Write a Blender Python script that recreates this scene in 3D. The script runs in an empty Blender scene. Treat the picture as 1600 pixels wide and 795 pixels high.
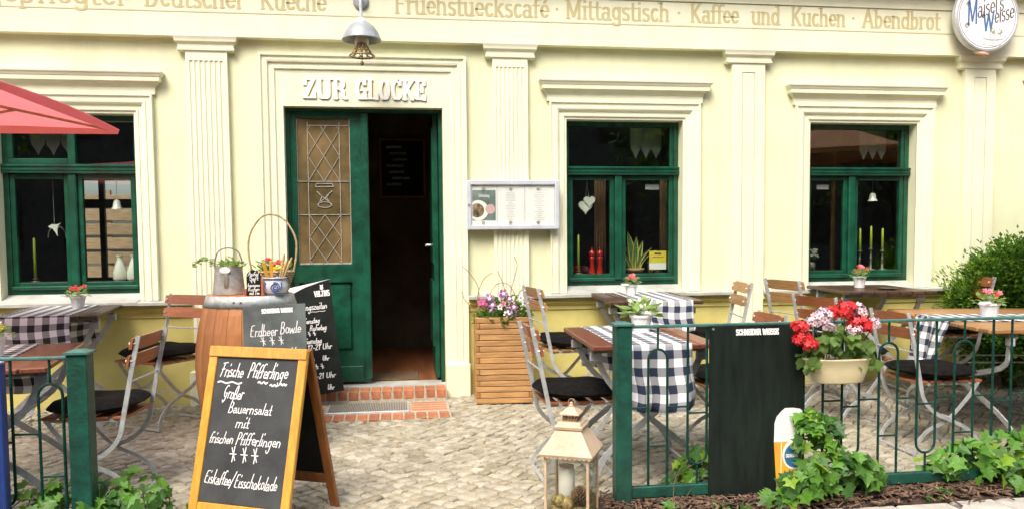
import bpy, math, random
from math import sin, cos, pi, radians, sqrt
from mathutils import Vector, Matrix
random.seed(7)
S = bpy.context.scene
COL = S.collection

# ------------------------------------------------------------------ camera
CAM_F = 1250.0 / 1600.0                     # focal length in picture widths
cam_d = bpy.data.cameras.new('camera')
cam = bpy.data.objects.new('camera', cam_d); COL.objects.link(cam)
cam_d.sensor_fit = 'HORIZONTAL'; cam_d.sensor_width = 36.0
cam_d.lens = 36.0 * CAM_F
cam_d.shift_y = (448.76 - 397.5) / 1600.0
cam_d.clip_start = 0.05; cam_d.clip_end = 500
_yaw, _pit, _rol = 0.1385, 0.0585, 0.0086
_f = Vector((sin(_yaw) * cos(_pit), cos(_yaw) * cos(_pit), -sin(_pit)))
_r = Vector((cos(_yaw), -sin(_yaw), 0)); _d = _f.cross(_r)
_r2 = cos(_rol) * _r + sin(_rol) * _d; _d2 = -sin(_rol) * _r + cos(_rol) * _d
_m = Matrix((_r2, -_d2, -_f)).transposed().to_4x4(); _m.translation = Vector((0, -6.35, 1.30))
cam.matrix_world = _m
S.camera = cam

# ------------------------------------------------------------------ world, sun, exposure
SUN_EL, SUN_AZ = radians(52), radians(208)   # azimuth clockwise from +y (north)
W = bpy.data.worlds.new('World'); S.world = W; W.use_nodes = True
wn = W.node_tree; wn.nodes.clear()
sky = wn.nodes.new('ShaderNodeTexSky'); sky.sky_type = 'NISHITA'; sky.sun_disc = False
sky.sun_elevation = SUN_EL; sky.sun_rotation = SUN_AZ
sky.air_density = 1.0; sky.dust_density = 5.0; sky.ozone_density = 0.6
bg = wn.nodes.new('ShaderNodeBackground'); bg.inputs[1].default_value = 0.15
wo = wn.nodes.new('ShaderNodeOutputWorld')
wn.links.new(sky.outputs[0], bg.inputs[0]); wn.links.new(bg.outputs[0], wo.inputs[0])
sd = bpy.data.lights.new('sun', 'SUN'); sd.energy = 1.35; sd.angle = radians(28); sd.color = (1, .97, .92)
sun = bpy.data.objects.new('sun', sd); COL.objects.link(sun)
_sv = Vector((sin(SUN_AZ) * cos(SUN_EL), cos(SUN_AZ) * cos(SUN_EL), sin(SUN_EL)))
sun.rotation_euler = (-_sv).to_track_quat('-Z', 'Y').to_euler(); sun.location = _sv * 30
S.view_settings.view_transform = 'Standard'; S.view_settings.look = 'None'
S.view_settings.exposure = 1.08; S.view_settings.gamma = 1.0; S.view_settings.use_curve_mapping = False
S.render.engine = 'CYCLES'

# ------------------------------------------------------------------ materials
def mat(name, col, rough=.6, var=.12, scale=8., bump=.0, bscale=60., metal=0., col2=None, stretch=None, spec=.5, coat=0., tint_obj=0., streak=0.):
    """Principled material: base colour with noise variation, grain and fine relief."""
    m = bpy.data.materials.new(name); m.use_nodes = True
    nt = m.node_tree; N = nt.nodes; L = nt.links
    b = N['Principled BSDF']
    tc = N.new('ShaderNodeTexCoord'); mp = N.new('ShaderNodeMapping')
    L.new(tc.outputs['Object'], mp.inputs[0])
    if stretch: mp.inputs['Scale'].default_value = stretch
    no = N.new('ShaderNodeTexNoise'); no.inputs['Scale'].default_value = scale; no.inputs['Detail'].default_value = 6
    no.inputs['Roughness'].default_value = .62
    L.new(mp.outputs[0], no.inputs['Vector'])
    cr = N.new('ShaderNodeValToRGB'); L.new(no.outputs['Fac'], cr.inputs[0])
    c2 = col2 if col2 else tuple(max(0, c * (1 - 2.2 * var)) for c in col)
    c1 = tuple(min(1, c * (1 + .5 * var)) for c in col)
    cr.color_ramp.elements[0].position = .33; cr.color_ramp.elements[1].position = .68
    cr.color_ramp.elements[0].color = (*c2, 1); cr.color_ramp.elements[1].color = (*c1, 1)
    out = cr.outputs[0]
    if streak:                                   # rain streaks and patches on old paint
        m2 = N.new('ShaderNodeMapping'); m2.inputs['Scale'].default_value = (5.5, 5.5, .45); L.new(tc.outputs['Object'], m2.inputs[0])
        n3 = N.new('ShaderNodeTexNoise'); n3.inputs['Scale'].default_value = 1.3; n3.inputs['Detail'].default_value = 7; L.new(m2.outputs[0], n3.inputs['Vector'])
        r3 = N.new('ShaderNodeMapRange'); r3.inputs[1].default_value = .52; r3.inputs[2].default_value = .78; r3.inputs[3].default_value = 0; r3.inputs[4].default_value = streak * 3.2
        L.new(n3.outputs['Fac'], r3.inputs[0]); mx = N.new('ShaderNodeMix'); mx.data_type = 'RGBA'; L.new(r3.outputs[0], mx.inputs[0]); L.new(out, mx.inputs[6])
        mx.inputs[7].default_value = (col[0] * .80, col[1] * .78, col[2] * .74, 1); out = mx.outputs[2]
    if tint_obj:
        oi = N.new('ShaderNodeObjectInfo'); hs = N.new('ShaderNodeHueSaturation')
        mr = N.new('ShaderNodeMapRange'); mr.inputs[3].default_value = 1 - tint_obj; mr.inputs[4].default_value = 1 + tint_obj
        L.new(oi.outputs['Random'], mr.inputs[0]); L.new(mr.outputs[0], hs.inputs['Value'])
        L.new(out, hs.inputs['Color']); out = hs.outputs[0]
    L.new(out, b.inputs['Base Color'])
    b.inputs['Roughness'].default_value = rough; b.inputs['Metallic'].default_value = metal
    b.inputs['Specular IOR Level'].default_value = spec; b.inputs['Coat Weight'].default_value = coat
    if bump:
        n2 = N.new('ShaderNodeTexNoise'); n2.inputs['Scale'].default_value = bscale; n2.inputs['Detail'].default_value = 5
        L.new(mp.outputs[0], n2.inputs['Vector'])
        bu = N.new('ShaderNodeBump'); bu.inputs['Strength'].default_value = bump; bu.inputs['Distance'].default_value = .01
        L.new(n2.outputs['Fac'], bu.inputs['Height']); L.new(bu.outputs[0], b.inputs['Normal'])
    return m

M = {}
M['wall'] = mat('cream_plaster', (.765, .77, .505), .85, .06, 1.6, .2, 90, streak=.15)
M['trim'] = mat('pale_trim_paint', (.785, .785, .575), .75, .04, 2.2, .08, 60, streak=.12)
M['plinth'] = mat('yellow_plinth_plaster', (.62, .55, .18), .85, .10, 2.4, .22, 80, streak=.14)
M['letter_tan'] = mat('tan_lettering', (.56, .49, .26), .8, .06, 12)
M['letter_white'] = mat('white_lettering', (.88, .87, .80), .5, .03, 12)
M['stone'] = mat('grey_sill_stone', (.47, .48, .43), .8, .16, 5, .2, 50)
M['green'] = mat('dark_green_gloss_paint', (.004, .080, .041), .36, .26, 9, .25, 30, coat=.2)
M['fence_green'] = mat('weathered_green_fence_paint', (.005, .072, .046), .45, .3, 14, .35, 60, col2=(.004, .036, .026))
M['fence_bar'] = mat('black_green_bar_paint', (.004, .050, .033), .5, .3, 30, .3, 90, spec=.25)
M['rail_teal'] = mat('faded_teal_rail_paint', (.055, .17, .145), .5, .2, 18, .2, 60)
M['blue'] = mat('blue_sign_paint', (.015, .045, .20), .45, .15, 8)
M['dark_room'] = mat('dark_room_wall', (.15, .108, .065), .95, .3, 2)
M['room_floor'] = mat('orange_plank_floor', (.30, .105, .035), .6, .25, 6, .1, 40, stretch=(1, .15, 1))
M['mat_fibre'] = mat('coir_mat', (.16, .105, .055), .95, .2, 60, .6, 200)
M['table'] = mat('dark_brown_table_plank', (.085, .038, .020), .45, .3, 9, .25, 60, stretch=(9, .7, 9), tint_obj=.22, coat=.15)
M['table_red'] = mat('red_brown_table_plank', (.21, .060, .030), .42, .22, 9, .2, 60, stretch=(9, .7, 9), tint_obj=.15, coat=.2)
M['table_tan'] = mat('honey_table_plank', (.42, .215, .075), .5, .22, 8, .2, 60, stretch=(9, .7, 9), tint_obj=.14, coat=.1)
M['slat'] = mat('red_brown_chair_slat', (.36, .115, .035), .42, .16, 10, .15, 60, stretch=(.8, 8, 8), tint_obj=.2, coat=.25)
M['slat_tan'] = mat('tan_chair_slat', (.44, .235, .085), .5, .16, 10, .15, 60, stretch=(.8, 8, 8), tint_obj=.15, coat=.15)
M['steel'] = mat('galvanised_steel', (.56, .58, .58), .42, .14, 22, .12, 90, metal=.35)
M['steel_dark'] = mat('aged_steel', (.30, .29, .25), .5, .25, 22, .2, 90, metal=.4)
M['zinc'] = mat('zinc_sheet', (.50, .54, .53), .48, .3, 26, .1, 60, metal=.1, col2=(.32, .36, .35))
M['cushion'] = mat('black_cushion_cloth', (.008, .007, .0065), .9, .35, 30, .5, 140, spec=.15)
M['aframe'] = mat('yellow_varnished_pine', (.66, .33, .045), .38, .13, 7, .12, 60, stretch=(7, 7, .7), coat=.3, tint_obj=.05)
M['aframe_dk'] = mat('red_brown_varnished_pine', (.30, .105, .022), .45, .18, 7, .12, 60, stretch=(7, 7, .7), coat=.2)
M['slate'] = mat('chalkboard_face', (.042, .046, .046), .72, .55, 4.5, .1, 90, col2=(.020, .022, .024))
M['slate_grey'] = mat('dusty_grey_chalkboard', (.125, .15, .145), .8, .3, 3, .1, 90)
M['slate_blk'] = mat('black_signboard', (.009, .014, .011), .55, .5, 5, .06, 60, spec=.25)
M['sign_black'] = mat('weathered_black_sign', (.010, .017, .013), .55, .4, 5, .05, 60, col2=(.005, .008, .006), stretch=(5, 5, .8), spec=.2)
M['chalk'] = mat('white_chalk', (.86, .86, .84), .9, .1, 260, col2=(.50, .50, .49))
M['white'] = mat('white_print', (.82, .82, .80), .55, .04, 20)
M['barrel'] = mat('oiled_oak_stave', (.50, .205, .068), .5, .10, 7, .2, 50, stretch=(7, 7, .6), tint_obj=.12, coat=.12)
M['planter'] = mat('honey_larch_slat', (.50, .275, .105), .5, .2, 8, .22, 60, stretch=(.7, 8, 8), tint_obj=.10, coat=.08)
M['planter_end'] = mat('larch_corner', (.45, .215, .06), .55, .2, 8, .22, 60, stretch=(8, 8, .7))
M['soil'] = mat('potting_soil', (.030, .020, .012), .95, .4, 40, .8, 90)
M['brick'] = mat('orange_clinker_brick', (.46, .175, .080), .75, .16, 22, .3, 90, tint_obj=.18)
M['mortar'] = mat('pale_mortar', (.46, .41, .31), .95, .15, 40, .3, 120)
M['sett'] = mat('grey_buff_sett', (.435, .395, .295), .78, .18, 16, .45, 90, tint_obj=.16)
M['sett2'] = mat('pale_granite_sett', (.52, .475, .37), .72, .16, 20, .4, 90, tint_obj=.1)
M['sett3'] = mat('ochre_brown_sett', (.37, .325, .225), .8, .2, 18, .45, 90, tint_obj=.16)
M['sand'] = mat('joint_sand', (.095, .07, .04), .95, .3, 30, .5, 120)
M['pave'] = mat('pale_pavement_slab', (.50, .47, .40), .85, .14, 6, .35, 60, tint_obj=.07)
M['asphalt'] = mat('street_asphalt', (.055, .055, .055), .9, .2, 20, .4, 90)
M['mulch'] = mat('bark_mulch_bed', (.075, .042, .026), .95, .4, 30, .9, 90)
M['chip1'] = mat('bark_chip_brown', (.22, .135, .085), .85, .3, 30, .3, 90)
M['chip2'] = mat('bark_chip_dark', (.12, .07, .045), .9, .3, 30, .3, 90)
M['grate'] = mat('ribbed_scraper_mat', (.27, .245, .185), .7, .25, 40, .3, 120)
M['alu'] = mat('silver_aluminium', (.74, .77, .84), .32, .05, 10, 0, 60, metal=.35)
M['alu_rim'] = mat('pale_alu_edge', (.62, .64, .66), .35, .1, 16, 0, 60, metal=.4)
M['paper'] = mat('white_menu_sheet', (.88, .88, .88), .7, .01, 5)
M['print_grey'] = mat('grey_print', (.55, .55, .56), .8, .05, 20)
M['photo_green'] = mat('muted_green_print', (.20, .27, .255), .7, .25, 8)
M['photo_pink'] = mat('pink_print', (.72, .47, .48), .7, .05, 8)
M['photo_food'] = mat('brown_food_print', (.42, .30, .17), .7, .5, 34)
M['red_cloth'] = mat('red_parasol_cloth', (.90, .36, .39), .8, .08, 10, .15, 200)
M['curtain'] = mat('brown_curtain_cloth', (.16, .085, .04), .9, .15, 20)
M['brown_cloth'] = mat('tan_parasol_cloth', (.40, .20, .09), .8, .08, 10, .15, 200)
M['pot_white'] = mat('white_ribbed_pot', (.74, .73, .72), .5, .06, 18)
M['cream_plastic'] = mat('cream_plastic_box', (.72, .62, .37), .4, .05, 6)
M['crock'] = mat('grey_salt_glaze', (.60, .62, .64), .3, .08, 14, coat=.4)
M['cobalt'] = mat('cobalt_glaze', (.05, .09, .32), .35, .1, 14)
M['wicker'] = mat('willow_wicker', (.50, .375, .195), .65, .22, 40, .3, 120)
M['wood_pale'] = mat('pale_wood', (.55, .35, .15), .55, .15, 14, .1, 60)
M['rust_wood'] = mat('terracotta_frame', (.42, .15, .08), .6, .15, 14)
M['lantern'] = mat('cream_enamel_tin', (.62, .47, .32), .55, .1, 7, .15, 60, col2=(.42, .29, .18))
M['lantern_dk'] = mat('bare_tin_edge', (.36, .22, .13), .55, .2, 20)
M['wax'] = mat('ivory_wax', (.82, .80, .72), .5, .04, 10)
M['wax_green'] = mat('lime_candle_wax', (.42, .56, .05), .45, .06, 10)
M['cone'] = mat('pine_cone_scale', (.25, .15, .08), .8, .3, 30)
M['moss'] = mat('dry_yellow_moss', (.38, .29, .10), .95, .4, 40, .8, 120)
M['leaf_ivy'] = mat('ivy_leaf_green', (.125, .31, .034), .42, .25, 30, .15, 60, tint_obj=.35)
M['leaf_ivy_lt'] = mat('ivy_leaf_lit', (.25, .42, .035), .42, .2, 30, .15, 60, tint_obj=.25)
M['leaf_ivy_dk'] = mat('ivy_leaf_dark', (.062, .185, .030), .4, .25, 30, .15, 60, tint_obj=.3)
M['leaf_ger'] = mat('geranium_leaf', (.13, .235, .04), .6, .3, 40, .2, 90, tint_obj=.3)
M['leaf_pale'] = mat('pale_fresh_leaf', (.30, .46, .13), .5, .2, 30, .1, 60)
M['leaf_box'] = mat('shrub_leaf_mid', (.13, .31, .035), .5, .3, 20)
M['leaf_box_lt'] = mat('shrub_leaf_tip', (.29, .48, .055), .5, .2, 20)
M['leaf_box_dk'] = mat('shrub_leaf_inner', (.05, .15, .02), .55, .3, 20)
M['leaf_pansy'] = mat('pansy_foliage', (.115, .235, .035), .55, .25, 30)
M['stem'] = mat('woody_stem', (.10, .07, .04), .8, .2, 20)
M['twig'] = mat('willow_twig', (.36, .27, .12), .7, .2, 30)
M['red_petal'] = mat('scarlet_petal', (.72, .025, .028), .55, .2, 60)
M['white_petal'] = mat('white_petal', (.84, .78, .82), .55, .08, 60)
M['blush_petal'] = mat('blush_white_petal', (.82, .66, .71), .55, .12, 60)
M['pink_petal'] = mat('rose_petal', (.72, .20, .26), .55, .2, 60)
M['crimson'] = mat('crimson_petal_vein', (.50, .03, .12), .6, .1, 60)
M['purple'] = mat('purple_pansy_petal', (.30, .06, .26), .55, .3, 60)
M['lilac'] = mat('lilac_pansy_petal', (.62, .45, .60), .55, .2, 60)
M['magenta'] = mat('magenta_petal', (.72, .06, .24), .55, .2, 60)
M['yellow'] = mat('yellow_petal', (.82, .62, .03), .55, .1, 60)
M['orange_beer'] = mat('amber_beer_print', (.66, .24, .03), .5, .12, 4, col2=(.78, .40, .03))
M['foam'] = mat('beer_foam_print', (.78, .80, .78), .5, .05, 6)
M['navy_print'] = mat('blue_print', (.03, .15, .30), .5, .05, 6)
M['slateblue'] = mat('blue_grey_letter_print', (.07, .17, .36), .5, .15, 20)
M['dark_print'] = mat('dark_grey_letter_print', (.10, .095, .10), .5, .05, 20)
M['olive_print'] = mat('olive_print', (.42, .44, .27), .5, .2, 40)
M['red_gloss'] = mat('red_lacquer', (.48, .015, .012), .22, .08, 10, coat=.5)
M['ceramic'] = mat('white_glazed_ceramic', (.80, .82, .74), .22, .03, 6, coat=.5)
M['lace'] = mat('white_lace', (.62, .62, .55), .9, .1, 60)
M['tag_yellow'] = mat('yellow_card', (.80, .62, .05), .6, .05, 6)
M['snake'] = mat('snake_plant_leaf', (.10, .17, .045), .4, .6, 30, stretch=(1, 1, 5), col2=(.025, .07, .02))
M['snake_edge'] = mat('snake_plant_margin', (.55, .50, .12), .45, .1, 30)
M['brass'] = mat('brass', (.55, .38, .14), .3, .15, 20, metal=.9)
M['lead'] = mat('lead_came', (.52, .50, .44), .45, .15, 30, metal=.4)
M['gold_wire'] = mat('gilded_wire', (.34, .235, .10), .45, .2, 40, metal=.5)
M['lamp_shade'] = mat('grey_enamel_shade', (.33, .36, .37), .38, .12, 9, coat=.2)
M['bulb'] = mat('frosted_globe_glass', (.80, .74, .56), .35, .03, 9, coat=.3)
M['salmon'] = mat('salmon_tube', (.70, .42, .30), .6, .1, 12)
M['timber'] = mat('weathered_fence_board', (.38, .27, .155), .8, .22, 8, .3, 60, stretch=(.7, 8, 8), tint_obj=.12)
M['facade_far'] = mat('grey_brown_render', (.20, .17, .13), .9, .15, 1.5)
M['frame_dk'] = mat('dark_wood_frame', (.06, .03, .014), .5, .2, 20)

def glass(name, tint=(1, 1, 1), rough=0.0, refl=.045):
    m = bpy.data.materials.new(name); m.use_nodes = True
    nt = m.node_tree; N = nt.nodes; L = nt.links; N.clear()
    o = N.new('ShaderNodeOutputMaterial'); mx = N.new('ShaderNodeMixShader')
    t = N.new('ShaderNodeBsdfTransparent'); t.inputs[0].default_value = (*tint, 1)
    g = N.new('ShaderNodeBsdfGlossy'); g.inputs['Roughness'].default_value = rough
    lw = N.new('ShaderNodeLayerWeight'); lw.inputs[0].default_value = .5      # Schlick reflectance, alike on both faces
    pw = N.new('ShaderNodeMath'); pw.operation = 'POWER'; pw.inputs[1].default_value = 5; L.new(lw.outputs['Facing'], pw.inputs[0])
    fr = N.new('ShaderNodeMath'); fr.operation = 'MULTIPLY_ADD'; fr.inputs[1].default_value = .6; fr.inputs[2].default_value = refl; L.new(pw.outputs[0], fr.inputs[0])
    nz = N.new('ShaderNodeTexNoise'); nz.inputs['Scale'].default_value = 2.2
    tc = N.new('ShaderNodeTexCoord'); L.new(tc.outputs['Object'], nz.inputs['Vector'])
    bu = N.new('ShaderNodeBump'); bu.inputs['Strength'].default_value = .04; bu.inputs['Distance'].default_value = .02
    L.new(nz.outputs['Fac'], bu.inputs['Height']); L.new(bu.outputs[0], g.inputs['Normal'])
    L.new(fr.outputs[0], mx.inputs[0]); L.new(t.outputs[0], mx.inputs[1]); L.new(g.outputs[0], mx.inputs[2])
    L.new(mx.outputs[0], o.inputs[0]); return m
M['glass'] = glass('window_glass', (.92, .95, .92), 0., .085)
M['glass_amber'] = mat('amber_cathedral_glass', (.20, .135, .062), .16, .3, 3.2, .35, 14, col2=(.075, .06, .025), coat=.6)
M['glass_clear'] = glass('lantern_glass', (.96, .97, .95))

def gingham(name, dark, period=.082):
    """woven check printed on the cloth, laid out in the cloth's own UV metres"""
    m = bpy.data.materials.new(name); m.use_nodes = True
    nt = m.node_tree; N = nt.nodes; L = nt.links; b = N['Principled BSDF']
    uv = N.new('ShaderNodeUVMap'); uv.uv_map = 'cloth'
    sx = N.new('ShaderNodeSeparateXYZ'); L.new(uv.outputs[0], sx.inputs[0])
    def stripe(o):
        a = N.new('ShaderNodeMath'); a.operation = 'DIVIDE'; L.new(o, a.inputs[0]); a.inputs[1].default_value = period
        f = N.new('ShaderNodeMath'); f.operation = 'FRACT'; L.new(a.outputs[0], f.inputs[0])
        g = N.new('ShaderNodeMath'); g.operation = 'GREATER_THAN'; L.new(f.outputs[0], g.inputs[0]); g.inputs[1].default_value = .5
        return g.outputs[0]
    ad = N.new('ShaderNodeMath'); ad.operation = 'ADD'
    L.new(stripe(sx.outputs[0]), ad.inputs[0]); L.new(stripe(sx.outputs[1]), ad.inputs[1])
    hv = N.new('ShaderNodeMath'); hv.operation = 'MULTIPLY'; hv.inputs[1].default_value = .5; L.new(ad.outputs[0], hv.inputs[0])
    nz = N.new('ShaderNodeTexNoise'); nz.inputs['Scale'].default_value = 320; L.new(uv.outputs[0], nz.inputs['Vector'])
    n2 = N.new('ShaderNodeMath'); n2.operation = 'MULTIPLY_ADD'; L.new(nz.outputs['Fac'], n2.inputs[0]); n2.inputs[1].default_value = .16; n2.inputs[2].default_value = -.08
    a2 = N.new('ShaderNodeMath'); a2.operation = 'ADD'; L.new(hv.outputs[0], a2.inputs[0]); L.new(n2.outputs[0], a2.inputs[1])
    cr = N.new('ShaderNodeValToRGB'); L.new(a2.outputs[0], cr.inputs[0])
    e = cr.color_ramp.elements; e[0].color = (.80, .80, .80, 1); e[1].color = (*dark, 1); e[0].position = .1; e[1].position = .9
    mid = e.new(.5); mid.color = tuple(.27 + .5 * c for c in dark) + (1,)
    L.new(cr.outputs[0], b.inputs['Base Color']); b.inputs['Roughness'].default_value = .9
    bu = N.new('ShaderNodeBump'); bu.inputs['Strength'].default_value = .15; bu.inputs['Distance'].default_value = .003
    L.new(nz.outputs['Fac'], bu.inputs['Height']); L.new(bu.outputs[0], b.inputs['Normal'])
    return m
def thin_cloth(m, col, fac=.5):                          # woven cloth that lets daylight through
    nt = m.node_tree; N = nt.nodes; L = nt.links; b = N['Principled BSDF']; o = [n for n in N if n.type == 'OUTPUT_MATERIAL'][0]
    t = N.new('ShaderNodeBsdfTranslucent'); t.inputs[0].default_value = (*col, 1); mx = N.new('ShaderNodeMixShader'); mx.inputs[0].default_value = fac
    L.new(b.outputs[0], mx.inputs[1]); L.new(t.outputs[0], mx.inputs[2]); L.new(mx.outputs[0], o.inputs[0])
thin_cloth(M['red_cloth'], (1., .56, .58), .62)
for k_, c_ in (('leaf_ivy', (.20, .42, .03)), ('leaf_ivy_lt', (.42, .60, .05)), ('leaf_ivy_dk', (.08, .22, .03)), ('leaf_ger', (.26, .42, .06)), ('leaf_pale', (.45, .60, .16)), ('leaf_box', (.20, .42, .04)), ('leaf_box_lt', (.45, .62, .08)), ('leaf_pansy', (.25, .42, .06))): thin_cloth(M[k_], c_, .35)
thin_cloth(M['lace'], (.6, .6, .55)) #; thin_cloth(M['lace'], (.6, .6, .55))
M['check_navy'] = gingham('navy_gingham', (.012, .022, .050))
M['check_black'] = gingham('black_gingham', (.016, .017, .020))

# ------------------------------------------------------------------ mesh helpers
class MB:
    def __init__(s): s.v = []; s.f = []; s.mi = []; s.cm = 0
    def add(s, vs, fs):
        o = len(s.v); s.v += [tuple(v) for v in vs]
        s.f += [tuple(o + i for i in f) for f in fs]; s.mi += [s.cm] * len(fs); return s
    def box(s, x0, x1, y0, y1, z0, z1):
        return s.add([(x0, y0, z0), (x1, y0, z0), (x1, y1, z0), (x0, y1, z0), (x0, y0, z1), (x1, y0, z1), (x1, y1, z1), (x0, y1, z1)],
                     [(0, 3, 2, 1), (4, 5, 6, 7), (0, 1, 5, 4), (1, 2, 6, 5), (2, 3, 7, 6), (3, 0, 4, 7)])
    def cbox(s, x0, x1, y0, y1, z0, z1, b=.003):
        """box with chamfered edges"""
        c = []
        for (z, i) in ((z0, b), (z0 + b, 0), (z1 - b, 0), (z1, b)):
            xa, xb, ya, yb = x0 + i, x1 - i, y0 + i, y1 - i
            k = b if i == 0 else b * .4
            c += [(xa + k, ya, z), (xb - k, ya, z), (xb, ya + k, z), (xb, yb - k, z), (xb - k, yb, z), (xa + k, yb, z), (xa, yb - k, z), (xa, ya + k, z)]
        f = [tuple(range(7, -1, -1)), tuple(range(24, 32))]
        for r in range(3):
            for i in range(8):
                j = (i + 1) % 8; f.append((r * 8 + i, r * 8 + j, r * 8 + 8 + j, r * 8 + 8 + i))
        return s.add(c, f)
    def bar(s, a, b, w, t, up=(0, 0, 1)):
        """flat bar from a to b, width w along the side axis, thickness t along 'up' axis"""
        a = Vector(a); b = Vector(b); d = (b - a).normalized(); u = Vector(up); u = (u - d * u.dot(d))
        u = u.normalized() if u.length > 1e-6 else d.orthogonal().normalized(); r = d.cross(u)
        v = []
        for p in (a, b):
            for (i, j) in ((-1, -1), (1, -1), (1, 1), (-1, 1)): v.append(p + r * (i * w / 2) + u * (j * t / 2))
        return s.add(v, [(3, 2, 1, 0), (4, 5, 6, 7), (0, 1, 5, 4), (1, 2, 6, 5), (2, 3, 7, 6), (3, 0, 4, 7)])
    def ribbon(s, pts, w, t, side):
        """flat bar bent along pts; 'side' is the constant width axis, t the thickness in the plane of bending"""
        P = [Vector(p) for p in pts]; sd = Vector(side).normalized(); v = []; n = len(P)
        for i, p in enumerate(P):
            d = (P[min(i + 1, n - 1)] - P[max(i - 1, 0)]).normalized(); u = d.cross(sd).normalized()
            for (a, b) in ((-1, -1), (1, -1), (1, 1), (-1, 1)): v.append(p + sd * (a * w / 2) + u * (b * t / 2))
        f = [(3, 2, 1, 0), tuple(4 * (n - 1) + k for k in range(4))]
        for i in range(n - 1):
            for k in range(4):
                f.append((4 * i + k, 4 * i + (k + 1) % 4, 4 * i + 4 + (k + 1) % 4, 4 * i + 4 + k))
        return s.add(v, f)
    def tube(s, pts, r, n=6, caps=True):
        P = [Vector(p) for p in pts]; m = len(P); v = []; up = None
        R = r if isinstance(r, (list, tuple)) else [r] * m
        for i, p in enumerate(P):
            d = (P[min(i + 1, m - 1)] - P[max(i - 1, 0)])
            d = d.normalized() if d.length > 1e-9 else Vector((0, 0, 1))
            if up is None: up = d.orthogonal().normalized()
            up = (up - d * up.dot(d)); up = up.normalized() if up.length > 1e-6 else d.orthogonal().normalized()
            q = d.cross(up)
            for k in range(n): a = 2 * pi * k / n; v.append(p + (up * cos(a) + q * sin(a)) * R[i])
        f = []
        for i in range(m - 1):
            for k in range(n): f.append((i * n + k, i * n + (k + 1) % n, (i + 1) * n + (k + 1) % n, (i + 1) * n + k))
        if caps: f += [tuple(range(n - 1, -1, -1)), tuple((m - 1) * n + k for k in range(n))]
        return s.add(v, f)
    def lathe(s, prof, n=20, c=(0, 0, 0), sx=1, sy=1):
        v = []; f = []
        for (r, z) in prof:
            for k in range(n): a = 2 * pi * k / n; v.append((c[0] + r * cos(a) * sx, c[1] + r * sin(a) * sy, c[2] + z))
        for i in range(len(prof) - 1):
            for k in range(n): f.append((i * n + k, i * n + (k + 1) % n, (i + 1) * n + (k + 1) % n, (i + 1) * n + k))
        if prof[0] == prof[-1]: return s.add(v, f)
        if prof[0][0] > 1e-4: f.append(tuple(range(n - 1, -1, -1)))
        if prof[-1][0] > 1e-4: f.append(tuple((len(prof) - 1) * n + k for k in range(n)))
        return s.add(v, f)
    def prism(s, poly, y0, y1):
        """polygon in (x,z) pushed from y0 (front) to y1"""
        n = len(poly)
        v = [(x, y0, z) for x, z in poly] + [(x, y1, z) for x, z in poly]
        f = [tuple(range(n)), tuple(range(2 * n - 1, n - 1, -1))]
        for i in range(n): j = (i + 1) % n; f.append((i, i + n, j + n, j))
        return s.add(v, f)
    def prismz(s, poly, z0, z1, top=None):
        n = len(poly); top = top or poly
        v = [(x, y, z0) for x, y in poly] + [(x, y, z1) for x, y in top]
        f = [tuple(range(n - 1, -1, -1)), tuple(range(n, 2 * n))]
        for i in range(n): j = (i + 1) % n; f.append((i, j, j + n, i + n))
        return s.add(v, f)
    def xf(s, m):
        s.v = [tuple(m @ Vector(v)) for v in s.v]; return s
    def mesh(s, name, mats, smooth=False):
        me = bpy.data.meshes.new(name); me.from_pydata(s.v, [], s.f)
        for m in (mats if isinstance(mats, (list, tuple)) else [mats]): me.materials.append(M[m] if isinstance(m, str) else m)
        if any(s.mi): me.polygons.foreach_set('material_index', s.mi)
        if smooth: me.polygons.foreach_set('use_smooth', [True] * len(s.f))
        me.update(); return me
    def build(s, name, mats, parent=None, smooth=False):
        return link(name, s.mesh(name, mats, smooth), parent)

def link(name, me, parent=None, loc=None, rot=None, sc=None):
    o = bpy.data.objects.new(name, me); COL.objects.link(o)
    if parent: o.parent = parent
    if loc is not None: o.location = loc
    if rot is not None: o.rotation_euler = rot
    if sc is not None: o.scale = sc if isinstance(sc, (tuple, list)) else (sc, sc, sc)
    return o
def tag(o, label, cat, group=None):
    o['label'] = label; o['category'] = cat
    if group: o['group'] = group
    return o
def thing(name, label, cat, loc=(0, 0, 0), rz=0., group=None):
    o = link(name, None, None, loc, (0, 0, rz)); o.empty_display_size = .1
    return tag(o, label, cat, group)
def struct(o): o['kind'] = 'structure'; return o
def copy_tree(o, parent=None):
    c = o.copy(); COL.objects.link(c); c.parent = parent
    for ch in KIDS(o): copy_tree(ch, c)
    return c
def KIDS(o): return [x for x in COL.objects if x.parent == o]
def gz(y): return .08 * min(1, max(0, (y + 2.65) / 2.65))
def arc(cx, cy, rx, ry, a0, a1, n=None):
    n = n or max(3, int(abs(a1 - a0) / 24))
    return [(cx + rx * cos(radians(a0 + (a1 - a0) * i / n)), cy + ry * sin(radians(a0 + (a1 - a0) * i / n))) for i in range(n + 1)]
def smooth_path(pts, k=5):
    """Catmull-Rom through points"""
    P = [Vector(p) for p in pts]; P = [P[0] * 2 - P[1]] + P + [P[-1] * 2 - P[-2]]; o = []
    for i in range(1, len(P) - 2):
        for j in range(k):
            t = j / k; a, b, c, d = P[i - 1:i + 3]
            o.append(.5 * ((2 * b) + (c - a) * t + (2 * a - 5 * b + 4 * c - d) * t * t + (3 * b - a - 3 * c + d) * t ** 3))
    o.append(P[-2]); return o

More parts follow.
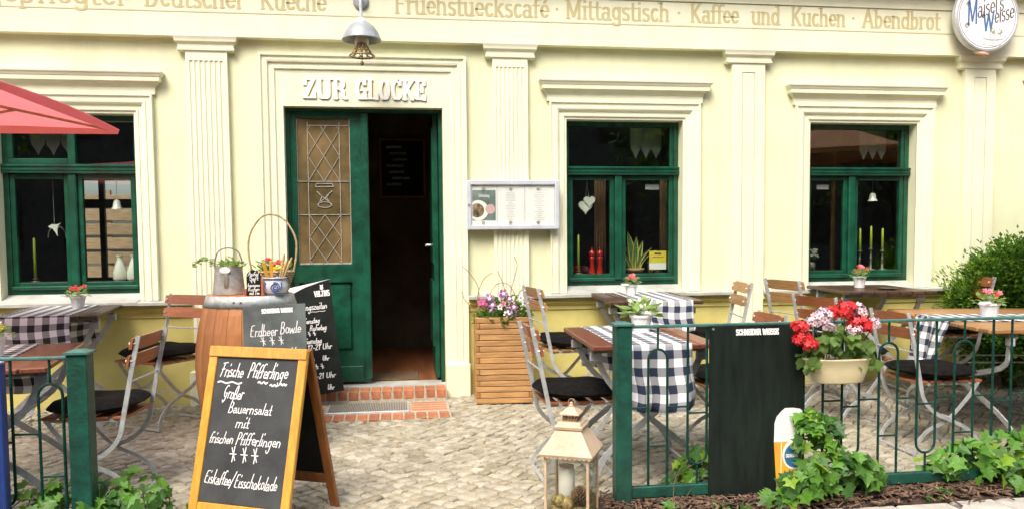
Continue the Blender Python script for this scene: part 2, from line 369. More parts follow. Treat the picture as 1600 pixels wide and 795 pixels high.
# ------------------------------------------------------------------ lettering: single-stroke alphabet
G = {}
def g(ch, w, strokes, serifs=()): G[ch] = (w, strokes, serifs)
X = .68
g('a', .54, [arc(.24, .46, .16, .20, 150, 0) + [(.40, .08), (.50, 0)], arc(.23, .19, .17, .19, 60, 400)])
g('b', .54, [[(.10, 1), (.10, 0)], arc(.26, .34, .18, .32, 150, -150)], [(.04, 1)])
g('c', .48, [arc(.26, .34, .18, .33, 50, 320)])
g('d', .56, [[(.44, 1), (.44, 0)], arc(.26, .34, .18, .32, 30, 330)], [(.38, 1), (.48, 0)])
g('e', .50, [[(.08, .36), (.44, .36)] + arc(.26, .36, .18, .31, 0, 320)])
g('f', .36, [arc(.30, .82, .15, .17, 50, 180) + [(.15, 0)], [(.02, X - .03), (.32, X - .03)]], [(.15, 0)])
g('g', .54, [arc(.25, .36, .17, .30, 0, 360), [(.43, X), (.43, -.08)] + arc(.26, -.10, .17, .18, 0, -160)], [(.47, X)])
g('h', .58, [[(.10, 1), (.10, 0)], arc(.27, .46, .17, .20, 170, 0) + [(.44, 0)]], [(.04, 1), (.10, 0), (.46, 0)])
g('i', .26, [[(.13, X), (.13, 0)], [(.13, .90), (.13, .97)]], [(.08, X), (.13, 0)])
g('k', .56, [[(.10, 1), (.10, 0)], [(.42, X), (.12, .30)], [(.20, .38), (.45, 0)]], [(.04, 1), (.10, 0), (.46, 0), (.42, X)])
g('l', .26, [[(.13, 1), (.13, 0)]], [(.08, 1), (.13, 0)])
g('m', .86, [[(.10, X), (.10, 0)], arc(.25, .46, .15, .20, 170, 0) + [(.40, 0)], arc(.56, .46, .16, .20, 170, 0) + [(.72, 0)]], [(.05, X), (.10, 0), (.40, 0), (.74, 0)])
g('n', .58, [[(.10, X), (.10, 0)], arc(.27, .46, .17, .20, 170, 0) + [(.44, 0)]], [(.05, X), (.10, 0), (.46, 0)])
g('o', .52, [arc(.26, .34, .18, .33, 90, 450)])
g('p', .54, [[(.10, X), (.10, -.28)], arc(.26, .34, .18, .32, 150, -150)], [(.05, X), (.10, -.28)])
g('r', .42, [[(.11, X), (.11, 0)], arc(.28, .46, .17, .20, 170, 50)], [(.06, X), (.11, 0)])
g('s', .44, [arc(.22, .51, .14, .15, 40, 250) + arc(.22, .17, .15, .17, 80, -150)])
g('t', .36, [[(.15, .92), (.15, .14)] + arc(.26, .14, .11, .14, 180, 310), [(.02, X - .03), (.32, X - .03)]])
g('u', .58, [[(.10, X), (.10, .20)] + arc(.27, .20, .17, .20, 180, 350), [(.45, X), (.45, 0)]], [(.05, X), (.41, X), (.49, 0)])
g('v', .50, [[(.05, X), (.24, 0), (.43, X)]], [(.05, X), (.43, X)])
g('w', .74, [[(.05, X), (.20, 0), (.36, .6), (.52, 0), (.68, X)]], [(.05, X), (.68, X)])
g('z', .46, [[(.06, X - .03), (.40, X - .03), (.06, .03), (.42, .03)]])
g('A', .74, [[(.08, 0), (.36, 1), (.64, 0)], [(.18, .34), (.54, .34)]], [(.08, 0), (.64, 0)])
g('B', .62, [[(.10, 0), (.10, 1)] + arc(.26, .76, .22, .24, 90, -90) + [(.12, .52)], arc(.26, .26, .26, .26, 90, -90) + [(.10, 0)]], [(.06, 0), (.06, 1)])
g('C', .64, [arc(.34, .5, .24, .49, 50, 310), [(.53, 1), (.53, .74)], [(.53, .28), (.53, .12)]])
g('D', .68, [[(.12, 0), (.12, 1), (.26, 1)] + arc(.28, .5, .28, .5, 90, -90) + [(.12, 0)]], [(.08, 0), (.08, 1)])
g('E', .60, [[(.50, .97), (.12, .97), (.12, .03), (.52, .03)], [(.12, .52), (.38, .52)], [(.51, 1), (.51, .76)], [(.53, 0), (.53, .26)], [(.39, .64), (.39, .40)]], [(.08, 0), (.08, 1)])
g('F', .58, [[(.50, .97), (.12, .97), (.12, 0)], [(.12, .52), (.38, .52)], [(.51, 1), (.51, .76)]], [(.12, 0), (.08, 1)])
g('G', .68, [arc(.34, .5, .24, .49, 50, 330), [(.53, 1), (.53, .74)], [(.55, .44), (.55, .02)], [(.36, .44), (.64, .44)]])
g('K', .72, [[(.13, 1), (.13, 0)], [(.58, 1), (.16, .42)], [(.26, .54), (.60, 0)]], [(.13, 1), (.13, 0), (.60, 0), (.56, 1)])
g('L', .58, [[(.13, 1), (.13, .03), (.52, .03)], [(.52, 0), (.52, .28)]], [(.13, 1), (.08, 0)])
g('M', .88, [[(.12, 0), (.12, 1), (.42, .10), (.72, 1), (.72, 0)]], [(.12, 0), (.72, 0), (.08, 1), (.76, 1)])
g('N', .72, [[(.12, 0), (.12, 1), (.56, 0), (.56, 1)]], [(.12, 0), (.08, 1), (.58, 1)])
g('O', .68, [arc(.34, .5, .24, .49, 90, 450)])
g('P', .60, [[(.12, 0), (.12, 1), (.26, 1)] + arc(.28, .74, .24, .26, 90, -90) + [(.12, .48)]], [(.12, 0), (.08, 1)])
g('R', .70, [[(.13, 0), (.13, 1), (.26, 1)] + arc(.28, .75, .22, .25, 90, -90) + [(.13, .5)], arc(.30, .32, .20, .18, 90, 0) + [(.50, .08), (.62, 0)]], [(.13, 0), (.08, 1)])
g('S', .56, [arc(.28, .74, .20, .25, 30, 250) + arc(.28, .26, .21, .26, 80, -150)])
g('T', .60, [[(.05, .97), (.55, .97)], [(.30, 1), (.30, 0)]], [(.30, 0)])
g('U', .72, [[(.13, 1), (.13, .26)] + arc(.35, .26, .22, .25, 180, 360) + [(.57, 1)]], [(.13, 1), (.57, 1)])
g('V', .66, [[(.06, 1), (.32, 0), (.58, 1)]], [(.06, 1), (.58, 1)])
g('W', .92, [[(.05, 1), (.24, 0), (.44, .9), (.64, 0), (.84, 1)]], [(.05, 1), (.84, 1)])
g('Y', .66, [[(.06, 1), (.32, .45), (.58, 1)], [(.32, .45), (.32, 0)]], [(.32, 0), (.06, 1), (.58, 1)])
g('Z', .62, [[(.10, .70), (.10, .96), (.50, .96), (.08, .04), (.54, .04), (.54, .32)]])
g('I', .30, [[(.15, 1), (.15, 0)]], [(.15, 1), (.15, 0)])
g('H', .70, [[(.12, 1), (.12, 0)], [(.56, 1), (.56, 0)], [(.12, .5), (.56, .5)]], [(.12, 1), (.12, 0), (.56, 1), (.56, 0)])
g('1', .40, [[(.08, .78), (.22, 1), (.22, 0)]]); g('2', .50, [arc(.24, .74, .17, .25, 160, -30) + [(.06, .02), (.44, .02)]])
g('0', .50, [arc(.24, .5, .17, .48, 90, 450)]); g('-', .42, [[(.08, .40), (.34, .40)]]); g('/', .46, [[(.04, -.18), (.40, 1.1)]])
g('*', .52, [[(.0, .50), (.52, .50)], [(.26, .95), (.26, .05)], [(.06, .86), (.46, .14)]])
g(' ', .34, []); g('.', .24, [[(.10, .02), (.12, .02)]]); g("'", .2, [[(.10, 1), (.08, .82)]])
G['\u00e9'] = (.50, G['e'][1] + [[(.24, .80), (.34, .98)]], ()); G['\u00fc'] = (.58, G['u'][1] + [[(.18, .86), (.19, .90)], [(.36, .86), (.37, .90)]], G['u'][2])
G['\u00d6'] = (.68, G['O'][1] + [[(.22, 1.16), (.23, 1.2)], [(.44, 1.16), (.45, 1.2)]], ())
G['\u00df'] = (.56, [[(.10, -.1), (.10, .74)] + arc(.25, .76, .15, .22, 180, -60) + [(.22, .50)] + arc(.28, .26, .18, .24, 80, -140)], ())

PLAIN = {'E': [[(.46, .98), (.14, .94), (.10, .52), (.12, .06), (.46, .02)], [(.12, .52), (.38, .54)]], 'F': [[(.0, .92), (.56, 1.0)], [(.22, .95), (.16, .4), (.08, 0)], [(.04, .50), (.44, .54)]], 'G': [arc(.34, .56, .24, .44, 60, 300) + [(.52, .42), (.30, .42)], [(.52, .42), (.46, -.1), (.28, -.28), (.16, -.12)]]}
def hull(P):
    P = sorted(set((round(x, 6), round(y, 6)) for x, y in P))
    if len(P) < 3: return P
    def half(Q):
        h = []
        for p in Q:
            while len(h) > 1 and (h[-1][0] - h[-2][0]) * (p[1] - h[-2][1]) - (h[-1][1] - h[-2][1]) * (p[0] - h[-2][0]) <= 0: h.pop()
            h.append(p)
        return h
    a = half(P); b = half(P[::-1]); return a[:-1] + b[:-1]

def text_polys(txt, size, nib, width=None, slant=0., jitter=0., slab=False, aspect=1., track=0., join=False, rnd=None, script=False):
    """convex pieces of a line of lettering, baseline at v = 0, starting at u = 0"""
    rnd = rnd or random.Random(len(txt) * 7 + ord(txt[0]))
    tot = sum(G[c][0] + track for c in txt) * aspect * size
    ax = aspect * (width / tot if width else 1.)
    pieces = []; u = 0.
    nx, ny = nib
    if slab: N = [(-nx / 2, -ny / 2), (nx / 2, -ny / 2), (nx / 2, ny / 2), (-nx / 2, ny / 2)]
    else: N = [(nx / 2 * cos(a), ny / 2 * sin(a)) for a in [pi / 3 * k for k in range(6)]]
    last = None
    for c in txt:
        w, st, sf = G[c]
        if script and c in PLAIN: st = PLAIN[c]
        dj = rnd.uniform(-jitter, jitter); sj = 1 + rnd.uniform(-jitter, jitter)
        def tr(p):
            x, y = p
            if script and c.islower(): y = y * 1.7 if y < 0 else (y * .70 if y < .69 else .483 + (y - .69) * 1.75)
            y = y * sj + dj
            x += .03 * sin(7 * y + 3 * u) * script
            return (u + (x * ax + y * slant) * size, y * size)
        for s_ in st:
            Q = [tr(p) for p in s_]
            for a, b in zip(Q, Q[1:]):
                pieces.append(hull([(a[0] + n[0], a[1] + n[1]) for n in N] + [(b[0] + n[0], b[1] + n[1]) for n in N]))
        if join and st and c.islower():
            e = tr((w * .9, .04)); b = tr((.05, .10))
            if last and rnd.random() < .75:
                pieces.append(hull([(last[0] + n[0] * .7, last[1] + n[1] * .7) for n in N] + [(b[0] + n[0] * .7, b[1] + n[1] * .7) for n in N]))
            last = e
        else: last = None
        if slab:
            for (x, y) in sf:
                p = tr((x, y)); h = .055 * size; ww = (nx * .5 + .055 * size * ax)
                y0, y1 = (p[1], p[1] + h) if y < .3 else (p[1] - h, p[1])
                pieces.append([(p[0] - ww, y0), (p[0] + ww, y0), (p[0] + ww, y1), (p[0] - ww, y1)])
        u += (w + track) * ax * size
    return pieces, u

def put_text(mb, pieces, o, ud, vd, n, lift=.0008, th=0.):
    """lay convex pieces on a plane: origin o, axes ud, vd, outward normal n; pieces are stepped a hair apart"""
    o = Vector(o); ud = Vector(ud); vd = Vector(vd); n = Vector(n)
    for i, P in enumerate(pieces):
        if len(P) < 3: continue
        h = lift + (i % 9) * (.00006 if lift < .004 else .00003)
        T = [o + ud * x + vd * y + n * (h + th) for x, y in P]
        if th:
            B = [o + ud * x + vd * y - n * .001 for x, y in P]; k = len(P)
            mb.add(T + B, [tuple(range(k))] + [(i2, i2 + k, (i2 + 1) % k + k, (i2 + 1) % k) for i2 in range(k)])
        else: mb.add(T, [tuple(range(len(P)))])
# ================================================================== GROUND
X0, X1 = -60., 60.
gm = MB()
ys = [-90, -6.3, -2.65, 0.0, 8.0, 60]
for a, b in zip(ys, ys[1:]):
    gm.add([(X0, a, gz(a) - .022), (X1, a, gz(a) - .022), (X1, b, gz(b) - .022), (X0, b, gz(b) - .022)], [(0, 1, 2, 3)])
struct(gm.build('ground', 'sand'))
# the street in front and its far kerb
st = MB().box(X0, X1, -15.5, -7.6, -.20, -.012); struct(st.build('street', 'asphalt'))
kb = MB().box(X0, X1, -7.6, -7.45, -.2, .004); struct(kb.build('kerb', 'stone'))

# --- setts: small irregular stones on a warped diagonal lattice
paving = struct(link('sett_paving', None)); 
def in_bed(x, y): return (x > .98 and -2.80 < y < -2.51) or (x < -1.28 and y < -2.40)
def in_apron(x, y): return -.60 < x < .345 and y > -.745
rs = random.Random(11)
cell = .068; ROT = radians(45)
lat = {}
def lp(i, j):
    if (i, j) not in lat:
        r = random.Random(i * 7919 + j * 104729)
        a, b = (i + r.uniform(-.20, .20)) * cell, (j + r.uniform(-.20, .20)) * cell
        x = a * cos(ROT) - b * sin(ROT); y = a * sin(ROT) + b * cos(ROT)
        x += .05 * sin(y * 3.1 + 1.2) + .03 * sin(x * 2.3); y += .07 * sin(x * 2.6) + .03 * sin(x * 5.1 + y)
        lat[(i, j)] = (x * 1.12 + .9, y * .95 - 1.6)
    return lat[(i, j)]
stones = []
for i in range(-75, 76):
    for j in range(-75, 76):
        q = [lp(i, j), lp(i + 1, j), lp(i + 1, j + 1), lp(i, j + 1)]
        cx = sum(p[0] for p in q) / 4; cy = sum(p[1] for p in q) / 4
        if not (-3.9 < cx < 5.7 and -3.05 < cy < -.02) or in_bed(cx, cy) or in_apron(cx, cy): continue
        if cy < -2.80 and cx > .95: continue
        stones.append((cx, cy, q))
def stone_mesh(mb, cx, cy, q, h, ox=0., oy=0., oz=0., r=None):
    ring = []; tx, ty = r.uniform(-.07, .07), r.uniform(-.07, .07)
    for (s_, z) in ((.935, -.03), (.925, -.007), (.80, 0.)):
        for k in range(4):
            a = q[k]; b = q[(k + 1) % 4]
            for t in (.14, .86) if s_ > .9 else (.16, .84):
                x = a[0] + (b[0] - a[0]) * t; y = a[1] + (b[1] - a[1]) * t
                ring.append((cx + (x - cx) * s_ - ox, cy + (y - cy) * s_ - oy, gz(cy) + (y - cy) * .03 * (cy > -2.65) + h + z + (r.uniform(-.0016, .0016) if z == 0 else 0) + tx * (x - cx) + ty * (y - cy) - oz))
    f = [tuple(range(16, 24))]
    for rr in range(2):
        for k in range(8): f.append((rr * 8 + k, rr * 8 + (k + 1) % 8, rr * 8 + 8 + (k + 1) % 8, rr * 8 + 8 + k))
    mb.add(ring, f)
def sett_mat(r): return r.choices((0, 1, 2), (.64, .07, .29))[0]
vis = [s_ for s_ in stones if -1.22 < s_[0] < .62 and s_[1] < -.9 and not (s_[0] < -.45 and s_[1] < -2.35) and s_[0] < .62 - .0 * s_[1]]
vis.sort(key=lambda s_: s_[1]); single = set(id(s_) for s_ in vis[:300])
rest = MB(); SM = ['sett', 'sett2', 'sett3']
for s_ in stones:
    cx, cy, q = s_; h = rs.uniform(-.0055, .0045); k = sett_mat(rs)
    if id(s_) in single:
        mb = MB(); stone_mesh(mb, cx, cy, q, h, cx, cy, gz(cy), rs)
        link('paving_stone', mb.mesh('paving_stone', SM[k]), paving, (cx, cy, gz(cy)))
    else:
        rest.cm = k; stone_mesh(rest, cx, cy, q, h, r=rs)
ro = rest.build('paving_stones_beyond', SM, paving); ro['kind'] = 'stuff'

# --- pale pavement slabs in front of the flower bed
slabs = struct(link('pavement', None, None, (0, 0, 0)))
r = random.Random(5); x = .96; row = 0
for (ya, yb) in ((-2.99, -2.805), (-3.30, -3.00), (-3.62, -3.31)):
    x = .97 + .07 * row; row += 1
    while x < 5.2:
        w = r.uniform(.20, .34)
        mb = MB().cbox(-w / 2 + .004, w / 2 - .004, (ya - yb) / 2 + .004, (yb - ya) / 2 - .004, -.05, 0, .006)
        link('slab', mb.mesh('slab', 'pave'), slabs, (x + w / 2, (ya + yb) / 2, -.002 + r.uniform(-.003, .003)), (0, 0, r.uniform(-.02, .02)))
        x += w + .004

# --- bark mulch beds along the fence
for k, (xa, xb, ya, yb) in enumerate(((1.0, 5.3, -2.80, -2.52), (-3.6, -1.30, -3.3, -2.42))):
    mb = MB(); n = 30; m = 6; rr = random.Random(k)
    vs = [(xa + (xb - xa) * i / n + (rr.uniform(-.03, .03)), ya + (yb - ya) * j / m + rr.uniform(-.012, .012),
           -.012 + (.026 + rr.uniform(0, .014)) * sin(pi * (j + .15) / (m + .3))) for j in range(m + 1) for i in range(n + 1)]
    mb.add(vs, [(j * (n + 1) + i, j * (n + 1) + i + 1, (j + 1) * (n + 1) + i + 1, (j + 1) * (n + 1) + i) for j in range(m) for i in range(n)])
    struct(mb.build('mulch_bed', 'mulch', None, True))
    ch = MB()
    for _ in range(2600 if k == 0 else 700):
        px = rr.uniform(xa - .12, min(xb, 3.6)); py = rr.gauss((ya + yb) / 2, (yb - ya) * .30)
        if not ya - .10 < py < yb + .10: continue
        if k == 1 and px < -2.4: continue
        pz = .010 + .026 * max(0, sin(pi * min(1, max(0, (py - ya) / (yb - ya))))) + rr.uniform(0, .012)
        L_ = rr.uniform(.010, .034); a = rr.uniform(0, pi); t = rr.uniform(-.45, .45); w = rr.uniform(.005, .012)
        d = Vector((cos(a) * cos(t), sin(a) * cos(t), sin(t)))
        ch.cm = rr.choices((0, 1), (.6, .4))[0]
        ch.bar(Vector((px, py, pz)) - d * L_, Vector((px, py, pz)) + d * L_, w, .004, (rr.uniform(-.5, .5), rr.uniform(-.5, .5), 1))
    o = ch.build('bark_chips', ['chip1', 'chip2'])
    o['kind'] = 'stuff'; tag(o, ('loose brown bark chips strewn under the green fence beside the black signboard', 'brown bark chips under the ivy at the red-parasol end of the fence')[k], 'bark mulch')

# --- brick step and apron at the door
step = struct(link('brick_step', None, None, (0, 0, 0)))
base = MB().box(-.66, .345, -.205, -.03, -.03, .152).box(-.66, .345, -.735, -.205, -.03, .0705)
base.v = [(x, y, z - (.016 * (-.205 - y) / .53 if (z > .05 and y < -.21) else 0)) for x, y, z in base.v]
base.build('mortar_bed', 'mortar', step)
r = random.Random(3)
def brick(cx, cy, cz, lx, ly, lz):
    mb = MB().cbox(-lx / 2, lx / 2, -ly / 2, ly / 2, -lz / 2, lz / 2, .005)
    link('brick', mb.mesh('brick', 'brick'), step, (cx + r.uniform(-.001, .001), cy + r.uniform(-.002, .002), cz + r.uniform(-.0012, .0012)), (0, 0, r.uniform(-.012, .012)))
n = 12; pw = 1.0 / n
for i in range(n):
    cx = -.66 + pw * (i + .5)
    brick(cx, -.122, .128, pw - .011, .172, .068)                                 # step tread, headers
    brick(cx, -.640, .0335, pw - .011, .19, .058)                                 # front row, headers
for k in range(4):                                                                 # stretchers beside the scraper mat
    y = -.245 - k * .074
    brick(.195, y, .041 - k * .002, .27, .064, .058)
    brick(-.605, y, .041 - k * .002, .085, .064, .058)
for k in range(4): 
    pass
mt = MB().cbox(-.553, .05, -.535, -.212, .03, .0735, .003)
fo = mt.build('mat_frame', 'alu_rim', step)
sc = MB()
for k in range(46): xx = -.535 + k * .0124; sc.box(xx, xx + .0085, -.518, -.229, .070, .0785)
sc.build('scraper_mat', 'grate', step)

# ================================================================== THE HOUSE FRONT
B = thing('cafe_building', 'pale yellow cafe house front with fluted pilasters, green windows and ZUR GLOCKE over the door', 'building')
WIN = [(-2.915, -1.945), (1.335, 2.305), (3.415, 4.385)]
WZ0, WZ1 = .885, 2.262
DX0, DX1, DZ0, DZ1 = -.862, .345, .165, 2.334
XA, XB, ZT = -5.2, 7.6, 5.2
LEDGE = .80
ops = [(a, b, WZ0, WZ1) for a, b in WIN] + [(DX0, DX1, DZ0, DZ1)]
def inside(x, z): return any(a < x < b and c < z < d for a, b, c, d in ops)
def wall_part(name, z0, z1, mt_, y0, y1):
    xs = sorted({XA, XB} | {v for o in ops for v in o[:2]}); zs = sorted({z0, z1} | {v for o in ops for v in o[2:] if z0 < v < z1})
    mb = MB()
    for xa, xb in zip(xs, xs[1:]):
        for za, zb in zip(zs, zs[1:]):
            if inside((xa + xb) / 2, (za + zb) / 2): continue
            mb.add([(xa, y0, za), (xb, y0, za), (xb, y0, zb), (xa, y0, zb)], [(0, 1, 2, 3)])
            mb.add([(xa, y1, za), (xb, y1, za), (xb, y1, zb), (xa, y1, zb)], [(3, 2, 1, 0)])
    for (a, b, c, d) in ops:
        c_, d_ = max(c, z0), min(d, z1)
        if d_ <= c_: continue
        mb.add([(a, y0, c_), (a, y1, c_), (a, y1, d_), (a, y0, d_)], [(0, 1, 2, 3)])
        mb.add([(b, y0, c_), (b, y1, c_), (b, y1, d_), (b, y0, d_)], [(3, 2, 1, 0)])
        if d <= z1: mb.add([(a, y0, d), (b, y0, d), (b, y1, d), (a, y1, d)], [(3, 2, 1, 0)])
        if c >= z0: mb.add([(a, y0, c), (b, y0, c), (b, y1, c), (a, y1, c)], [(0, 1, 2, 3)])
    mb.add([(XA, y0, z0), (XA, y1, z0), (XA, y1, z1), (XA, y0, z1)], [(0, 1, 2, 3)])
    mb.add([(XB, y0, z0), (XB, y1, z0), (XB, y1, z1), (XB, y0, z1)], [(0, 1, 2, 3)])
    if z1 > 3: mb.add([(XA, y0, z1), (XB, y0, z1), (XB, y1, z1), (XA, y1, z1)], [(0, 1, 2, 3)])
    return mb.build(name, mt_, B)
wall_part('upper_wall', LEDGE, ZT, 'wall', 0., .185)
wall_part('plinth_wall', -.1, LEDGE, 'plinth', -.012, .185)

def frame3(x0, x1, z0, z1, prof):
    """moulded surround on left, top and right of an opening; prof = (outward offset, y)"""
    mb = MB(); v = []
    for (o, y) in prof: v += [(x0 - o, y, z0), (x0 - o, y, z1 + o), (x1 + o, y, z1 + o), (x1 + o, y, z0)]
    f = []
    for i in range(len(prof) - 1):
        for k in range(3): f.append((4 * i + k, 4 * i + k + 1, 4 * i + 5 + k, 4 * i + 4 + k))
    for k in (0, 3): f.append(tuple(4 * i + k for i in range(len(prof))))
    mb.add(v, f); return mb
def cornice(x0, x1, prof, back=0.):
    """moulding with returned ends; prof = (z, projection)"""
    mb = MB(); v = []
    for (z, d) in prof: v += [(x0 - d, back, z), (x0 - d, back - d - .001, z), (x1 + d, back - d - .001, z), (x1 + d, back, z)]
    f = []
    for i in range(len(prof) - 1):
        for k in range(3): f.append((4 * i + k, 4 * i + k + 1, 4 * i + 5 + k, 4 * i + 4 + k))
    f.append((3, 2, 1, 0)); e = 4 * (len(prof) - 1); f.append((e, e + 1, e + 2, e + 3))
    mb.add(v, f); return mb

# entablature with lettered frieze
en = cornice(XA, XB, [(2.826, .072), (3.004, .072), (3.006, .073), (3.192, .073), (3.194, .083), (3.27, .085), (3.30, .135), (3.34, .16), (3.37, .23), (3.42, .24), (3.45, .28), (3.50, .28)])
en.build('entablature', 'trim', B)
gl = MB()
gl.box(XA, XB, -.0752, -.070, 2.998, 3.0025); gl.box(XA, XB, -.0752, -.070, 3.187, 3.1905)
gl.build('frieze_line', 'letter_tan', B)
words = [('gepflegter', -2.90, -1.92), ('Deutscher', -1.82, -1.107), ('Kueche', -1.002, -.516), ('Fruehstueckscaf\u00e9', -.009, 1.190), ('Mittagstisch', 1.320, 2.170), ('Kaffee', 2.340, 2.752),
         ('und', 2.857, 3.105), ('Kuchen', 3.197, 3.678), ('Abendbrot', 3.823, 4.530)]
for w, a, b in words:
    mb = MB(); P, _ = text_polys(w, .146, (.0215, .009), width=b - a, slab=True, track=.02)
    put_text(mb, P, (a, -.0745, 3.033), (1, 0, 0), (0, 0, 1), (0, -1, 0), .0006, .0006)
    mb.build('frieze_lettering', 'letter_tan', B)
for x in (1.249, 2.244, 3.743): MB().prism([(x - .013, 3.104), (x, 3.091), (x + .013, 3.104), (x, 3.117)], -.0758, -.07).build('frieze_lozenge', 'letter_tan', B)

# pilasters
PIL = [(-1.556, -1.258, 1), (.739, 1.018, 1), (2.711, 2.992, 0), (4.797, 5.082, 0)]
for (a, b, fl) in PIL:
    zt = 2.735; mb = MB(); D = .045
    if fl:
        n = 7; m = .022; step_ = (b - a - 2 * m) / n; sec = [(a, 0.0), (a, -D)]
        for k in range(n):
            c0 = a + m + step_ * (k + .5); rr = step_ * .36
            sec += [(c0 - rr * cos(pi * t / 5), -D + rr * .75 * sin(pi * t / 5)) for t in range(6)]
        sec += [(b, -D), (b, 0.0)]; sec = sec[::-1]
        mb.prismz(sec, .05, 2.655)
        mb.box(a, b, -D, 0, 2.655, zt)
    else:
        pa, pb, pz = a + .085, b - .085, 2.655; rec = .006
        mb.box(a, pa, -D, 0, .05, zt); mb.box(pb, b, -D, 0, .05, zt); mb.box(pa, pb, -D, 0, pz, zt); mb.box(pa, pb, -D, 0, .05, .42)
        mb.box(pa + .006, pb - .006, -D + .003, 0, .426, pz - .006); mb.box(pa, pb, -D + .012, 0, .42, pz)
    p = mb.build('pilaster', 'trim', B)
    cornice(a, b, [(2.722, .046), (2.728, .056), (2.745, .058), (2.748, .050), (2.772, .052), (2.776, .058), (2.790, .070), (2.806, .073), (2.826, .080), (2.8295, .080)]).build('capital', 'trim', p)
    MB().cbox(a - .03, b + .03, -.085, 0, -.02, .33, .006).build('base_block', 'trim', p)

# grey stone ledge between the pilasters and the bead moulding under it
segs = [(XA, -1.556 - .0), (-1.258, -1.04), (.53, .739), (1.018, 2.711), (2.992, 4.797), (5.082, XB)]
for a, b in segs:
    mb = MB()
    pr = [(-.10, .842), (-.10, .862), (.0, .874), (.0, .842)]
    v = [(x, y, z) for x in (a, b) for y, z in pr]
    mb.add(v, [(0, 1, 5, 4), (1, 2, 6, 5), (2, 3, 7, 6), (3, 0, 4, 7), (0, 3, 2, 1), (4, 5, 6, 7)])
    mb.build('stone_ledge', 'stone', B)
    mb = MB(); pr = [(-.055, .8415), (-.055, .80), (-.040, .785), (-.024, .775), (-.024, .745), (-.010, .735), (0, .735), (0, .8415)]
    v = [(x, y, z) for x in (a, b) for y, z in pr]; n = len(pr)
    mb.add(v, [(i, (i + 1) % n, n + (i + 1) % n, n + i) for i in range(n)] + [tuple(range(n)), tuple(range(2 * n - 1, n - 1, -1))])
    mb.build('ledge_moulding', 'plinth', B)

# windows
SURR = [(0, .004), (0, -.006), (.020, -.008), (.022, -.018), (.034, -.020), (.038, -.012), (.060, -.014), (.066, -.026), (.078, -.034), (.092, -.036), (.096, -.028), (.122, -.030), (.128, -.042), (.140, -.042), (.140, .004)]
MULL = (.0, -.030, -.045)
def make_window(a, b, k):
    w = b - a; yf = .10
    fr = MB()                                                        # outer frame
    fr.box(a, a + .040, yf, yf + .07, WZ0, WZ1).box(b - .040, b, yf, yf + .07, WZ0, WZ1).box(a + .04, b - .04, yf, yf + .07, WZ1 - .04, WZ1)
    fr.box(a + .04, b - .04, yf, yf + .07, WZ0, .965)
    o = fr.build('window', 'green', B)
    tz = 1.862
    tr = MB().cbox(a + .002, b - .002, yf - .030, yf + .06, tz - .035, tz + .034, .006)
    tr.box(a + .004, b - .004, yf - .038, yf - .03, tz + .016, tz + .030).box(a + .004, b - .004, yf - .036, yf - .03, tz - .012, tz - .004).box(a + .004, b - .004, yf - .036, yf - .03, tz - .030, tz - .022)
    tr.build('transom', 'green', o)
    mid = (a + b) / 2 + (MULL[k])
    MB().cbox(mid - .030, mid + .030, yf - .022, yf + .05, .972, tz - .036, .008).build('mullion', 'green', o)
    for (p, q) in ((a + .040, mid - .030), (mid + .030, b - .040)):
        s_ = MB(); t = .036; z0, z1 = .966, tz - .037; ys_ = yf + .006
        s_.cbox(p, p + t, ys_, ys_ + .04, z0, z1, .004).cbox(q - t, q, ys_, ys_ + .04, z0, z1, .004)
        s_.cbox(p + t, q - t, ys_, ys_ + .04, z1 - t, z1, .004).cbox(p + t, q - t, ys_, ys_ + .04, z0, z0 + .050, .004)
        s_.cbox(p - .004, q + .004, ys_ - .03, ys_ + .01, z0 - .004, z0 + .022, .006)
        ss = s_.build('casement', 'green', o)
        MB().box(p + t - .003, q - t + .003, yf + .024, yf + .029, z0 + .046, z1 - t + .003).build('glass_pane', 'glass', o)
    up = MB(); z0, z1 = tz + .035, WZ1 - .04
    if k == 0:   # fanlight of two lights, one sash a little proud
        up.cbox(mid - .024, mid + .03, yf - .012, yf + .05, z0, z1, .004).cbox(a + .04, mid - .024, yf - .008, yf + .04, z0, z0 + .042, .004).cbox(a + .04, a + .078, yf - .008, yf + .04, z0 + .042, z1, .004)
        up.build('fanlight_sash', 'green', o)
        MB().box(a + .075, mid - .022, yf + .024, yf + .029, z0 + .04, z1).build('glass_pane', 'glass', o)
        MB().box(mid + .028, b - .038, yf + .024, yf + .029, z0 - .002, z1).build('glass_pane', 'glass', o)
    else:
        up.cbox(b - .070, b - .04, yf + .004, yf + .04, z0, z1, .004)
        up.build('fanlight_sash', 'green', o)
        MB().box(a + .038, b - .068, yf + .024, yf + .029, z0 - .002, z1 + .002).build('glass_pane', 'glass', o)
    sl = MB(); v = []
    for x in (a + .001, b - .001):
        v += [(x, -.102, .866), (x, -.03, .8775), (x, yf + .03, .935), (x, yf + .03, .884), (x, -.002, .860), (x, -.102, .8445)]
    sl.add(v, [(i, (i + 1) % 6, 6 + (i + 1) % 6, 6 + i) for i in range(6)] + [tuple(range(6)), tuple(range(11, 5, -1))])
    sl.build('sloped_sill', 'stone', o)
    frame3(a, b, .8745, WZ1, SURR).build('moulded_surround', 'trim', o)
    cz = WZ1 + .1405
    cornice(a - .135, b + .135, [(cz, .026), (cz + .052, .026), (cz + .056, .032), (cz + .064, .035), (cz + .075, .046), (cz + .086, .062), (cz + .090, .070), (cz + .122, .072), (cz + .124, .076), (cz + .138, .082), (cz + .148, .090), (cz + .160, .092), (cz + .168, .06)]).build('cornice', 'trim', o)
    MB().box(a - .04, b + .04, .187, .40, .985, 1.012).build('inner_sill', 'frame_dk', o)
for k, (a, b) in enumerate(WIN): make_window(a, b, k)

